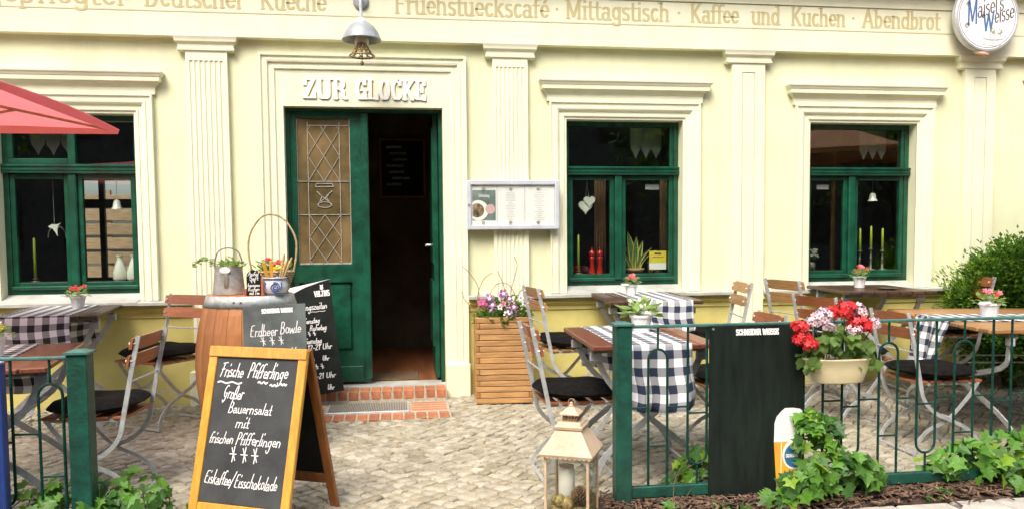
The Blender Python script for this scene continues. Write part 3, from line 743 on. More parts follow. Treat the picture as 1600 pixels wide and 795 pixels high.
# door case
frame3(-.895, .390, .33, 2.586, [(0, .001), (0, -.016), (.022, -.018), (.026, -.030), (.044, -.032), (.050, -.024), (.070, -.026), (.076, -.042), (.092, -.046), (.098, -.036), (.118, -.038), (.122, -.052), (.140, -.054), (.140, .001)]).build('door_surround', 'trim', B)
pn = MB().box(-.894, .389, -.016, 0.0, 2.334, 2.585).box(-.894, DX0, -.0162, 0, .33, 2.3338).box(DX1, .389, -.0162, 0, .33, 2.3338)
pn.build('door_fascia', 'trim', B)
for (a, b) in ((-1.045, -.862), (.347, .540)):
    MB().cbox(a, b, -.085, 0, .0, .332, .008).build('door_base_block', 'trim', B)
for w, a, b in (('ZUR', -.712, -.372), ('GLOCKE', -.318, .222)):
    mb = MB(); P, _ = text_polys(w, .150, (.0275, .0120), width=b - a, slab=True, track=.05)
    put_text(mb, P, (a, -.0165, 2.392), (1, 0, 0), (0, 0, 1), (0, -1, 0), .004, .007)
    mb.build('door_lettering', 'letter_white', B)
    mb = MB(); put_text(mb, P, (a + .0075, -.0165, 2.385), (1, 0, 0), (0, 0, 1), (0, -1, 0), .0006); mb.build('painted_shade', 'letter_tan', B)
MB().box(DX0, DX1, -.03, .186, .10, .168).build('threshold', 'stone', B)

# door leaves
yd = .07; dm_ = -.245
fr = MB().box(DX0, DX0 + .03, yd, yd + .08, DZ0, DZ1).box(DX1 - .03, DX1, yd, yd + .08, DZ0, DZ1).box(DX0 + .03, DX1 - .03, yd, yd + .08, DZ1 - .025, DZ1)
fr.build('door_frame', 'green', B)
lf = MB(); a, b = DX0 + .031, dm_; gx0, gx1, gz0, gz1 = -.785, -.375, 1.125, 2.262; px0, px1, pz0, pz1 = -.785, -.375, .435, .985
y0, y1 = yd + .01, yd + .055
lf.box(a, gx0, y0, y1, .19, DZ1 - .026).box(gx1, b, y0, y1, .19, DZ1 - .026).box(gx0, gx1, y0, y1, gz1, DZ1 - .026).box(gx0, gx1, y0, y1, pz1, gz0).box(gx0, gx1, y0, y1, .19, pz0)
leaf = lf.build('door_leaf', 'green', B)
MB().cbox(px0 + .012, px1 - .012, y0 + .016, y1 - .005, pz0 + .012, pz1 - .012, .01).build('door_panel', 'green', leaf)
MB().box(px0, px1, y0 + .030, y1 - .006, pz0, pz1).build('panel_back', 'green', leaf)
MB().cbox(a + .01, b - .055, y0 - .012, y0 + .002, .195, .318, .004).build('kick_board', 'green', leaf)
MB().cbox(b - .045, b + .012, y0 - .018, y0 + .004, .21, DZ1 - .03, .008).build('astragal', 'green', leaf)
MB().box(gx0 - .002, gx1 + .002, y0 + .020, y0 + .025, gz0 - .002, gz1 + .002).build('glass_pane', 'glass_amber', leaf)
cm = MB(); yc = y0 + .016; ix0, ix1 = gx0 + .085, gx1 - .082; zs = [gz0, 1.512, 1.772, 2.205]
def came(p, q, w=.0046): cm.bar((p[0], yc, p[1]), (q[0], yc, q[1]), w, .006, (0, 1, 0))
for x in (ix0, ix1): came((x, gz0), (x, gz1 - .03))
came((gx0 + .004, gz0), (gx0 + .004, gz1)); came((gx1 - .004, gz0), (gx1 - .004, gz1)); came((gx0, gz0 + .006), (gx1, gz0 + .006), .012)
for z in zs[1:3]: came((gx0, z), (gx1, z))
came((ix0, zs[3]), (ix1 + .08, zs[3]))
def lattice(z0, z1, start):
    """diamond quarries: two across, one step a quarter of the width; 'start' is the end with a centre point"""
    q = (ix1 - ix0) / 4; dz = (z1 - z0) / 4.4; sg_ = 1 if start == 'low' else -1; zo = z0 if start == 'low' else z1
    for j in range(5):
        for i in range(5):
            if (i + j) % 2: continue
            for e in (-1, 1):
                if 0 <= i + e <= 4:
                    f_ = 1. if j < 4 else .4
                    came((ix0 + i * q, zo + sg_ * j * dz), (ix0 + (i + e * f_) * q, zo + sg_ * (j + f_) * dz), .0036)
lattice(zs[2], zs[3], 'low'); lattice(zs[0], zs[1], 'high')
# the little bell emblem in the middle light
xm = (ix0 + ix1) / 2; zc = 1.645
for pts in ([(xm + .055 * cos(t), zc - .055 + .022 * sin(t)) for t in [k * pi / 8 for k in range(17)]],
            [(xm - .05, zc - .06), (xm - .02, zc + .01), (xm - .06, zc + .05)], [(xm + .05, zc - .06), (xm + .01, zc + .01), (xm + .06, zc + .055)],
            [(xm - .03, zc - .03), (xm + .03, zc + .02)], [(xm + .03, zc - .03), (xm - .03, zc + .02)], [(xm - .07, zc + .085), (xm - .06, zc + .11), (xm + .06, zc + .11), (xm + .07, zc + .085), (xm - .07, zc + .085)]):
    for p, q in zip(pts, pts[1:]): came(p, q, .005)
cm.build('lead_came', 'lead', leaf)
# right leaf swung inwards
rl = MB().cbox(.272, .313, .14, .72, .19, DZ1 - .03, .006).box(.256, .272, .155, .705, .45, .98).box(.262, .272, .155, .705, 1.12, 2.2)
rleaf = rl.build('open_door_leaf', 'green', B)
hd = MB().tube([(.275, .66, 1.265), (.225, .66, 1.265), (.222, .56, 1.262)], .009, 8).box(.268, .274, .635, .685, 1.20, 1.33)
hd.build('door_handle', 'alu', rleaf)

# rooms behind the front
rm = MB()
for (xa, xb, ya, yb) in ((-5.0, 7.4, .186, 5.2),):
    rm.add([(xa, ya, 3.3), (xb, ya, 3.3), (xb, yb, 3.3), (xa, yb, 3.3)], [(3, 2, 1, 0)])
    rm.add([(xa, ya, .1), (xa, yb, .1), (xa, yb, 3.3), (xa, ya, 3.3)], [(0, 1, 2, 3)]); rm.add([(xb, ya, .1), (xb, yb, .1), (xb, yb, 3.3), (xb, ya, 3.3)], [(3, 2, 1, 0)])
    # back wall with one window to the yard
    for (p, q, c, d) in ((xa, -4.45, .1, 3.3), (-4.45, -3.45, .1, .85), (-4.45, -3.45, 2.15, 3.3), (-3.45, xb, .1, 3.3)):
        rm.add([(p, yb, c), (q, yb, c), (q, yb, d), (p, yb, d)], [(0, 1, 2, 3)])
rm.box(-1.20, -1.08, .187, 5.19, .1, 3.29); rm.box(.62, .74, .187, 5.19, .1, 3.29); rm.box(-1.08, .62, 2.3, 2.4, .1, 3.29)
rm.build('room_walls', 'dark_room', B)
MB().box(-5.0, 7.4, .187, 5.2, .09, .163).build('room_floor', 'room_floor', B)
mt2 = MB().cbox(-.42, .14, .24, .62, .163, .172, .003); mt2.build('coir_mat', 'mat_fibre', B)
yf2 = MB()
for x in (-4.43, -3.98, -3.47): yf2.box(x - .035, x + .035, 5.16, 5.22, .85, 2.15)
yf2.box(-4.45, -3.45, 5.155, 5.225, 1.78, 1.90); yf2.build('yard_window_bar', 'frame_dk', B)
# chalk menu hung inside, above the open leaf
tb = thing('wall_chalkboard', 'dark framed menu board hanging high inside the dark doorway', 'chalkboard', (0, 0, 0))
MB().box(-.18, .26, 2.27, 2.295, 1.78, 2.36).build('board', 'slate_blk', tb)
fm = MB().box(-.20, -.18, 2.255, 2.295, 1.76, 2.38).box(.26, .28, 2.255, 2.295, 1.76, 2.38).box(-.18, .26, 2.255, 2.295, 1.76, 1.78).box(-.18, .26, 2.255, 2.295, 2.36, 2.38); fm.build('frame', 'rust_wood', tb)
mb = MB()
for k in range(7):
    P, _ = text_polys('unuemsaun' if k % 2 else 'sauemune', .035, (.005, .005)); put_text(mb, P, (-.13 + .03 * (k % 3), 2.27, 2.28 - k * .065), (1, 0, 0), (0, 0, 1), (0, -1, 0), .001)
mb.build('chalk_lines', 'print_grey', tb)

# yard fence seen through the back window
yfc = thing('board_fence', 'weathered timber board fence in the yard seen through the cafe', 'fence', (-4.6, 7.2, .05))
for k in range(9): 
    me = MB().cbox(-2.2, 2.2, -.015, .015, .02, .20, .004).mesh('board', 'timber'); link('board', me, yfc, (0, 0, .02 + k * .225), (0, 0, random.uniform(-.003, .003)))
for k in (-1, 0, 1): MB().box(k * 1.9 - .04, k * 1.9 + .04, .015, .09, 0, 2.1).build('post', 'timber', yfc)

# house across the street (mirrored in the panes), added unseen to shade the front
for k, (tx, ty) in enumerate(((-9.5, -12.2), (-4.2, -12.6), (1.2, -12.0), (6.8, -12.5), (12.5, -12.2))):      # street trees mirrored in the panes
    tr_ = thing('street_tree', ('broad street tree at the far end of the opposite pavement beyond the parasol', 'street tree opposite the red-parasol window', 'street tree opposite the cafe door', 'street tree opposite the candle window', 'street tree opposite the clipped shrub')[k], 'tree', (tx, ty, 0), 0, 'street trees across the road')
    MB().tube([(0, 0, -.2), (.05, .03, 1.2), (-.04, 0, 2.4), (.02, 0, 3.6)], [.20, .16, .14, .08], 10).build('trunk', 'stem', tr_)
    rt = random.Random(k); cr_ = MB()
    lo = [(rt.uniform(-1.3, 1.3), rt.uniform(-1, 1), rt.uniform(2.6, 5.4), rt.uniform(.7, 1.3)) for _ in range(11)]
    for c_ in lo: cr_.tube([(0, 0, 2.0), ((c_[0]) * .5, c_[1] * .5, (c_[2] + 2) / 2), c_[:3]], [.07, .05, .02], 5)
    br_ = cr_.build('limbs', 'stem', tr_); br_['kind'] = 'stuff'; cr_ = MB()
    for _ in range(2600):
        c_ = rt.choice(lo); d = Vector((rt.gauss(0, 1), rt.gauss(0, 1), rt.gauss(0, 1))).normalized(); p = Vector(c_[:3]) + d * c_[3] * rt.uniform(.6, 1.1)
        s_ = rt.uniform(.09, .2); u = Vector((rt.gauss(0, 1), rt.gauss(0, 1), rt.gauss(0, 1))).normalized(); w = u.cross(d).normalized()
        cr_.cm = rt.choice((0, 0, 1, 2)); cr_.add([p, p + u * s_ + w * s_ * .35, p + u * s_ * 1.8, p + u * s_ - w * s_ * .35], [(0, 1, 2, 3)])
    o = cr_.build('crown', ['leaf_box', 'leaf_box_lt', 'leaf_box_dk'], tr_); o['kind'] = 'stuff'
OB = thing('added_opposite_house', 'unseen grey brown house row added across the street to shade the cafe front', 'building', (0, -17.5, 0))
MB().box(-26, 26, -8, 0, -.2, 10.5).build('wall', 'facade_far', OB)
for fl in range(3):
    for k in range(-11, 12):
        wnd = MB().box(-.55, .55, -.02, .03, 0, 1.7).mesh('window', 'dark_room') if (fl, k) == (0, -11) else wnd
        link('window', wnd, OB, (k * 2.2, 0, 1.1 + fl * 3.1))
MB().box(-26.2, 26.2, -8.2, .35, 10.5, 10.9).build('roof', 'stone', OB)
# ================================================================== FURNITURE
def make_table(w, d, h, wood, n=6, cross=True):
    """folding beer-garden table: planks along local y, crossed flat-steel legs"""
    root = link('folding_table', None); t = .026; pw = w / n
    for k in range(n):
        mb = MB().cbox(-pw / 2 + .003, pw / 2 - .003, -d / 2 + (.006 if k in (0, n - 1) else 0), d / 2 - (.006 if k in (0, n - 1) else 0), -t, 0, .005)
        link('plank', mb.mesh('plank', wood), root, (-w / 2 + pw * (k + .5), 0, h + (.0008 if k % 2 else 0)))
    zb = h - t
    for s_ in (-1, 1):
        y = s_ * (d / 2 - .17)
        MB().box(-w / 2 + .03, w / 2 - .03, y - .016, y + .016, zb - .03, zb + .001).build('cross_bearer', 'steel_dark', root)
        for e in (-1, 1):                      # S-bent leg from one edge to the opposite foot
            yy = y + e * .012 * s_
            P = smooth_path([(e * (w / 2 - .05), yy, zb - .02), (e * (w / 2 - .075), yy, zb - .10), (e * (w / 2 - .15), yy, zb - .22), (0, yy, h * .47), (-e * (w / 2 - .10), yy, .16), (-e * (w / 2 - .03), yy, .0)], 4)
            MB().ribbon(P, .010, .032, (0, 1, 0)).build('leg', 'steel', root)
            MB().cbox(e * (w / 2 - .05) - .03, e * (w / 2 - .05) + .03, yy - .018, yy + .010, zb - .075, zb - .028, .004).build('bracket', 'steel', root)
        MB().lathe([(.0, -.02), (.012, -.02), (.012, .02), (.0, .02)], 8).xf(Matrix.Translation((0, y, h * .47)) @ Matrix.Rotation(pi / 2, 4, 'X')).build('pivot_bolt', 'steel_dark', root)
    for e in (-1, 1):
        x = -e * (w / 2 - .045)
        MB().bar((x, -d / 2 + .17, .035), (x, d / 2 - .17, .035), .018, .008).build('foot_rail', 'steel', root)
        MB().bar((e * .16, -d / 2 + .17, h * .63), (e * .16, d / 2 - .17, h * .63), .014, .008).build('stretcher', 'steel', root)
    return root

def make_chair(slat, cushion=True, steel='steel'):
    """folding beer-garden chair facing local +y"""
    root = link('folding_chair', None); hw = .195
    for s_ in (-1, 1):
        up = smooth_path([(s_ * hw, -.290, .875), (s_ * hw, -.252, .70), (s_ * hw, -.205, .47), (s_ * hw, -.175, .345), (s_ * hw, -.100, .262), (s_ * hw, .0, .215), (s_ * hw, .11, .160), (s_ * hw, .185, .085), (s_ * hw, .205, .0)], 4)
        MB().ribbon(up, .0085, .023, (1, 0, 0)).build('upright', steel, root)
        q = s_ * (hw - .018)
        rl = smooth_path([(q, .200, .445), (q, .12, .335), (q, .0, .215), (q, -.13, .150), (q, -.20, .075), (q, -.222, .0)], 4)
        MB().ribbon(rl, .0085, .021, (1, 0, 0)).build('leg', steel, root)
    MB().bar((-hw, .200, .006), (hw, .200, .006), .022, .009).build('foot_bar', steel, root)
    MB().bar((-hw + .018, -.218, .006), (hw - .018, -.218, .006), .022, .009).build('foot_bar', steel, root)
    MB().tube([(-hw, -.238, .635), (hw, -.238, .635)], .005, 6).build('back_rod', steel, root)
    MB().tube([(-hw + .02, .02, .225), (hw - .02, .02, .225)], .005, 6).build('pivot_rod', steel, root)
    for (zc, yb) in ((.835, -.282), (.745, -.262)):
        mb = MB(); n = 6; hh = .034; v = []
        for i in range(n + 1):
            x = -.212 + .424 * i / n; yo = -.014 * (1 - (2 * i / n - 1) ** 2)
            e_ = .006 if i in (0, n) else 0
            for (dy, dz) in ((.016, -hh + e_), (.030, -hh + e_), (.030, hh - e_), (.016, hh - e_)): v.append((x, yb + dy + yo - dz * .22, zc + dz))
        f = [(3, 2, 1, 0), tuple(4 * n + k for k in range(4))]
        for i in range(n):
            for k in range(4): f.append((4 * i + k, 4 * i + (k + 1) % 4, 4 * i + 4 + (k + 1) % 4, 4 * i + 4 + k))
        sl = mb.add(v, f).build('back_slat', slat, root)
        bt = MB()
        for x in (-hw, hw):
            bt.lathe([(.0, -.003), (.009, -.003), (.009, .026), (.006, .032), (.0, .033)], 8, (0, 0, 0)).v
            k0 = len(bt.v) - 40
            bt.v[k0:] = [(vx + x, yb + .022 - vz * 1.0 + .012, zc + vy) for vx, vy, vz in bt.v[k0:]]
        bt.build('bolts', steel, sl)['kind'] = 'stuff'
    for k in range(5):
        y = -.175 + k * .09
        MB().cbox(-hw + .012, hw - .012, y - .034, y + .034, .440, .456, .003).build('seat_slat', slat, root)
    for s_ in (-1, 1): MB().bar((s_ * (hw - .03), -.20, .434), (s_ * (hw - .03), .21, .434), .010, .014).build('seat_rail', steel, root)
    if cushion:
        mb = MB(); nx, ny = 14, 14; v = []; rr = random.Random(3)
        for t in (1, -1):
            for j in range(ny + 1):
                for i in range(nx + 1):
                    u, w = 2 * i / nx - 1, 2 * j / ny - 1
                    ex = max(0, 1 - max(abs(u), abs(w)) ** 4) ** .5
                    puff = .046 * ex * (1 - .42 * (.5 + .5 * cos(u * pi * 2.1)) * (.5 + .5 * cos(w * pi * 2.1))) + rr.uniform(-.0012, .0012)
                    v.append((.228 * u * sqrt(1 - .36 * w * w), .005 + .232 * w * sqrt(1 - .36 * u * u) - .02 * (1 - w) * .5, .497 + t * puff * (1 if t > 0 else .72) + .022 * max(0, -w - .45)))
        N_ = (nx + 1) * (ny + 1); f = []
        for t in (0, 1):
            for j in range(ny):
                for i in range(nx):
                    q = [t * N_ + j * (nx + 1) + i, t * N_ + j * (nx + 1) + i + 1, t * N_ + (j + 1) * (nx + 1) + i + 1, t * N_ + (j + 1) * (nx + 1) + i]
                    f.append(tuple(q if t == 0 else q[::-1]))
        mb.add(v, f).build('cushion', 'cushion', root, True)
    return root

def place(root, loc, rz, label, cat, group):
    root.location = (loc[0], loc[1], gz(loc[1])); root.rotation_euler = (0, 0, radians(rz)); return tag(root, label, cat, group)

TG = 'folding tables in front of the cafe'; CG = 'folding chairs around the tables'
T1 = place(make_table(.66, .93, .81, 'table'), (1.803, -.546), -5, 'dark brown folding table under the window between fluted and panelled pilasters', 'table', TG)
T5 = place(make_table(.64, .92, .79, 'table'), (-2.29, -.585), 9, 'dark brown folding table with checked cloth under the red-parasol window', 'table', TG)
T2 = place(make_table(.66, .90, .755, 'table_red'), (1.286, -2.06), -2, 'red brown folding table behind the green gatepost and lantern', 'table', TG)
T6 = place(make_table(.68, 1.0, .725, 'table_red'), (-2.03, -2.06), 11, 'red brown folding table behind the post with the ivy and red parasol', 'table', TG)
T3 = place(make_table(.66, .84, .84, 'table', 7), (3.642, -.51), -7, 'bare dark brown table with a dish on it below the candle window', 'table', TG)
T4 = place(make_table(1.42, 1.16, .735, 'table_tan', 12), (4.04, -1.615), -101, 'large honey coloured table by the shrub with a cloth hanging off its end', 'table', TG)
C0 = make_chair('slat'); CT = make_chair('slat_tan')
def chair(src, loc, rz, label, sc=1., first=False):
    o = place(src if first else copy_tree(src), loc, rz, label, 'chair', CG); o.scale = (sc, sc, sc); return o
chair(C0, (-1.65, -.58), 148, 'folding chair with black cushion standing beside the wine barrel', 1., True)
chair(C0, (-1.54, -2.03), 86, 'folding chair with puffy black cushion beside the fence post with ivy at its foot', .95)
chair(CT, (1.22, -.66), -84, 'folding chair between the wooden flower planter and the far checked table', 1.04, True)
chair(C0, (.94, -2.08), -88, 'folding chair drawn up behind the cream lantern', .95)
chair(CT, (2.25, -.62), 80, 'tan slatted chair against the panelled pilaster', 1.05)
chair(C0, (1.93, -1.82), 88, 'folding chair mostly hidden behind the black signboard', .95)
chair(CT, (3.12, -.68), -82, 'tan backed chair left of the bare brown table', 1.07)
chair(C0, (3.00, -1.30), -76, 'chair behind the red and white geranium box', 1.)
chair(C0, (3.18, -1.92), -90, 'red brown chair at the cloth end of the honey coloured table', .96)
chair(C0, (4.27, -.52), 72, 'red brown chair half buried in the green shrub', 1.06)
chair(C0, (4.78, -1.45), 80, 'chair at the shrub end of the honey coloured table', .97)
chair(C0, (4.05, -2.05), 0, 'chair with dark cushion at the fence side of the honey coloured table', .95)

def cloth(table, w, d, h, front, back, off=0., mt_='check_navy', wave=.012, phase=0., label='', along=1, flare=0.):
    """runner laid along the table's plank direction and hanging over both ends"""
    lift = .004; nx = 18; path = []
    nb = 8; L = 0
    def seg(p, q, n):
        return [(p[0] + (q[0] - p[0]) * i / n, p[1] + (q[1] - p[1]) * i / n) for i in range(n)]
    r_ = .012
    path += seg((d / 2 + lift + .006, h - back), (d / 2 + lift, h - r_), nb) + [(d / 2 + lift, h - r_), (d / 2 - .002, h + lift * .8)]
    path += seg((d / 2 - .012, h + lift), (-d / 2 + .012, h + lift), 14) + [(-d / 2 + .012, h + lift), (-d / 2 + .002, h + lift * .8), (-d / 2 - lift, h - r_)]
    path += [(-d / 2 - lift - .03 * i / nb, h - r_ - (front - r_) * i / nb) for i in range(1, nb + 1)]
    v = []; uv = []; acc = 0
    for k, (y, z) in enumerate(path):
        if k: acc += sqrt((y - path[k - 1][0]) ** 2 + (z - path[k - 1][1]) ** 2)
        hang = max(0, (h - z)) / max(front, .01)
        for i in range(nx + 1):
            u = -.5 + i / nx
            dy = wave * hang * (.9 * sin(u * 11 + phase) + .55 * sin(u * 21 + 2 * phase) + .25 * sin(u * 43 + phase)) - wave * 1.2 * hang
            if y > 0: dy = -dy
            if hang <= 0: dy = 0
            zz = z - (.02 * sin(u * 5 + phase) * hang if hang > 0 else -.0016 * max(0, sin(u * 23 + y * 6)))
            x_ = off + u * w * (1 - flare * hang) + .01 * hang * sin(k + phase)
            v.append((x_, y + dy * (1 if hang > 0 else 0), zz)); uv.append((u * w + .3 + phase * .01, acc))
    mb = MB(); n = nx + 1; f = []
    for k in range(len(path) - 1):
        for i in range(nx): f.append((k * n + i, k * n + i + 1, (k + 1) * n + i + 1, (k + 1) * n + i))
    mb.add(v, f); me = mb.mesh('tablecloth', mt_, True)
    l = me.uv_layers.new(name='cloth')
    for lp_ in me.loops: l.data[lp_.index].uv = uv[lp_.vertex_index]
    o = link('tablecloth', me); o.location = table.location; o.rotation_euler = table.rotation_euler
    sm = o.modifiers.new('thick', 'SOLIDIFY'); sm.thickness = .0022; sm.offset = 1
    return tag(o, label, 'tablecloth', 'checked table runners')
cloth(T1, .40, .93, .81, .20, .22, .05, 'check_navy', .008, .4, 'navy checked cloth on the dark table under the heart-garland window')
cloth(T2, .39, .90, .755, .315, .26, -.02, 'check_navy', .034, 1.3, 'navy checked cloth hanging low behind the green gatepost')
cloth(T5, .40, .92, .79, .25, .30, -.04, 'check_black', .008, 2.0, 'black checked cloth on the table under the red-parasol window')
cloth(T6, .42, 1.0, .725, .25, .26, -.10, 'check_black', .012, .2, 'black checked cloth on the table behind the ivy-footed fence post')
cloth(T4, .50, 1.16, .735, .35, .30, .02, 'check_navy', .045, .9, 'crumpled navy checked cloth on the honey coloured table', flare=.30)

# ------------------------------------------------------------------ potted flowers on the tables
def leaf_fan(mb, p, d, size, lobes=0, up=Vector((0, 0, 1)), w=.55, fold=.25):
    """single small leaf: two-quad blade along d"""
    d = Vector(d).normalized(); s_ = d.cross(up); s_ = s_.normalized() if s_.length > 1e-4 else d.orthogonal().normalized(); n = s_.cross(d)
    p = Vector(p); t = p + d * size; m = p + d * size * .5 - n * size * fold * .4
    a = p + d * size * .45 + s_ * size * w * .5 + n * size * fold * .2; b = p + d * size * .45 - s_ * size * w * .5 + n * size * fold * .2
    mb.add([p, a, t, b, m], [(0, 1, 4), (1, 2, 4), (2, 3, 4), (3, 0, 4)])
def rosette(mb, p, size, n=5, nrm=(0, 0, 1), cup=.3):
    nrm = Vector(nrm).normalized(); a = nrm.orthogonal().normalized(); b = nrm.cross(a); p = Vector(p); ph = random.random() * 6
    for k in range(n):
        t = ph + 2 * pi * k / n; d = a * cos(t) + b * sin(t); s_ = nrm.cross(d)
        w = size * .62
        mb.add([p, p + d * size * .55 + s_ * w * .55 + nrm * size * cup * .6, p + d * size + s_ * w * .25 + nrm * size * cup, p + d * size - s_ * w * .25 + nrm * size * cup, p + d * size * .55 - s_ * w * .55 + nrm * size * cup * .6], [(0, 1, 2, 3, 4)])
def pot_plant(name, loc, z, r0, r1, hgt, label, leaf, petals, n_leaf=60, spread=.075, tall=.075, n_fl=7, fsize=.014, pot='pot_white', lsize=.034, group='small pots of flowers on the tables', seed=1, tagged=False):
    rr = random.Random(seed); root = thing(name, label, 'flower pot', (loc[0], loc[1], z), 0, group)
    n = 28; mb = MB(); v = []; f = []
    prof = [(r0, 0), (r0 + (r1 - r0) * .5, hgt * .5), (r1 * .97, hgt * .84), (r1 * 1.07, hgt * .86), (r1 * 1.09, hgt), (r1 * .98, hgt), (r1 * .94, hgt * .90), (0, hgt * .90)]
    for i, (r, zz) in enumerate(prof):
        for k in range(n): a = 2 * pi * k / n; q = r * (1 - (.035 if (k % 2 and 0 < i < 3) else 0)); v.append((q * cos(a), q * sin(a), zz))
    for i in range(len(prof) - 1):
        for k in range(n): f.append((i * n + k, i * n + (k + 1) % n, (i + 1) * n + (k + 1) % n, (i + 1) * n + k))
    f.append(tuple(range(n - 1, -1, -1))); mb.add(v, f).build('pot', pot, root)
    so = MB().lathe([(r1 * .93, hgt * .905), (r1 * .5, hgt * .94), (0, hgt * .95)], 14); so.build('soil', 'soil', root)
    lf = MB()
    for _ in range(n_leaf):
        a = rr.uniform(0, 2 * pi); e = rr.uniform(.05, 1.2); q = rr.uniform(.3, 1)
        d = Vector((cos(a) * cos(e), sin(a) * cos(e), sin(e) * .9 + .05))
        p = Vector((cos(a) * r1 * .4 * q, sin(a) * r1 * .4 * q, hgt * .93)) + Vector((d.x * spread, d.y * spread, d.z * tall)) * q
        dd = (d + Vector((rr.uniform(-.5, .5), rr.uniform(-.5, .5), rr.uniform(-.5, .1)))).normalized()
        leaf_fan(lf, p, dd, lsize * rr.uniform(.7, 1.3), w=1.05)
    o = lf.build('foliage', leaf, root); o['kind'] = 'stuff'
    for _ in range(n_fl):
        a = rr.uniform(0, 2 * pi); q = rr.uniform(.2, 1); p = (cos(a) * spread * q, sin(a) * spread * q, hgt + tall * rr.uniform(.65, 1.2))
        fb = MB(); rosette(fb, (0, 0, 0), fsize, 5, (rr.uniform(-.5, .5), -.7, .6), .35); rosette(fb, (0, 0, .002), fsize * .6, 4, (rr.uniform(-.5, .5), -.6, .7), .6)
        link('blossom', fb.mesh('blossom', rr.choice(petals)), root, p)
    return root
zt = lambda T, h: T.location[2] + h + .004
def tagstake(root, r, h):
    MB().box(-r * 1.9, -r * .55, -r * .95, -r * .85, h * .98, h * 1.14).build('plant_tag', 'white', root)
p_ = pot_plant('flower_pot', (1.735, -.46), zt(T1, .81), .034, .046, .080, 'white pot of coral red begonias on the cloth under the heart-garland window', 'leaf_pale', ['red_petal', 'pink_petal', 'pink_petal'], 36, .055, .06, 10, .017, seed=1); tagstake(p_, .046, .08)
pot_plant('flower_pot', (1.35, -1.97), zt(T2, .755), .046, .062, .098, 'white ribbed pot of broad pale green leaves behind the gatepost', 'leaf_pale', ['white_petal'], 34, .075, .075, 7, .013, lsize=.07, seed=2)
p_ = pot_plant('flower_pot', (-2.23, -.42), zt(T5, .79), .036, .050, .085, 'white pot of red flowers on the black checked cloth', 'leaf_pale', ['red_petal', 'red_petal'], 36, .06, .055, 8, .018, seed=3); tagstake(p_, .05, .085)
pot_plant('flower_pot', (3.56, -.53), zt(T3, .84), .036, .048, .088, 'white pot of rosy begonias on the bare dark table', 'leaf_pale', ['pink_petal', 'red_petal'], 44, .06, .065, 9, .017, seed=4)
p_ = pot_plant('flower_pot', (3.80, -1.63), zt(T4, .735), .046, .060, .098, 'white ribbed pot of pink begonias on the honey coloured table', 'leaf_pale', ['pink_petal', 'pink_petal', 'red_petal'], 50, .07, .075, 10, .02, seed=5); tagstake(p_, .06, .098)
pot_plant('flower_pot', (-2.02, -2.05), zt(T6, .725), .040, .054, .095, 'white pot with yellow green leaves and white blossom behind the blue panel', 'leaf_pale', ['white_petal', 'yellow'], 44, .06, .06, 6, .016, seed=6)
dsh = MB().lathe([(0, .0), (.05, .0), (.075, .012), (.078, .014), (.05, .006), (0, .004)], 24).build('ash_dish', 'steel_dark', None, True)
dsh.location = (3.66, -.74, zt(T3, .837)); tag(dsh, 'shallow dark metal dish on the bare brown table', 'dish')
for k, (T, x, y, h) in enumerate(((T1, 1.82, -1.012, .81), (T5, -2.42, -1.045, .79), (T4, 3.47, -1.505, .735))):   # cloth clips
    c = MB().tube([(0, .01, .012), (0, -.012, .014), (0, -.018, 0), (0, -.014, -.03), (0, .0, -.032)], .004, 6).build('cloth_clip', 'steel'); c.location = (x, y, zt(T, h)); 
    if k == 2: c.rotation_euler = (0, 0, -pi / 2)
    tag(c, ('steel clip on the cloth edge under the heart-garland window', 'steel clip on the black checked cloth edge', 'steel clip on the crumpled cloth of the honey table')[k], 'clip', 'tablecloth clips')

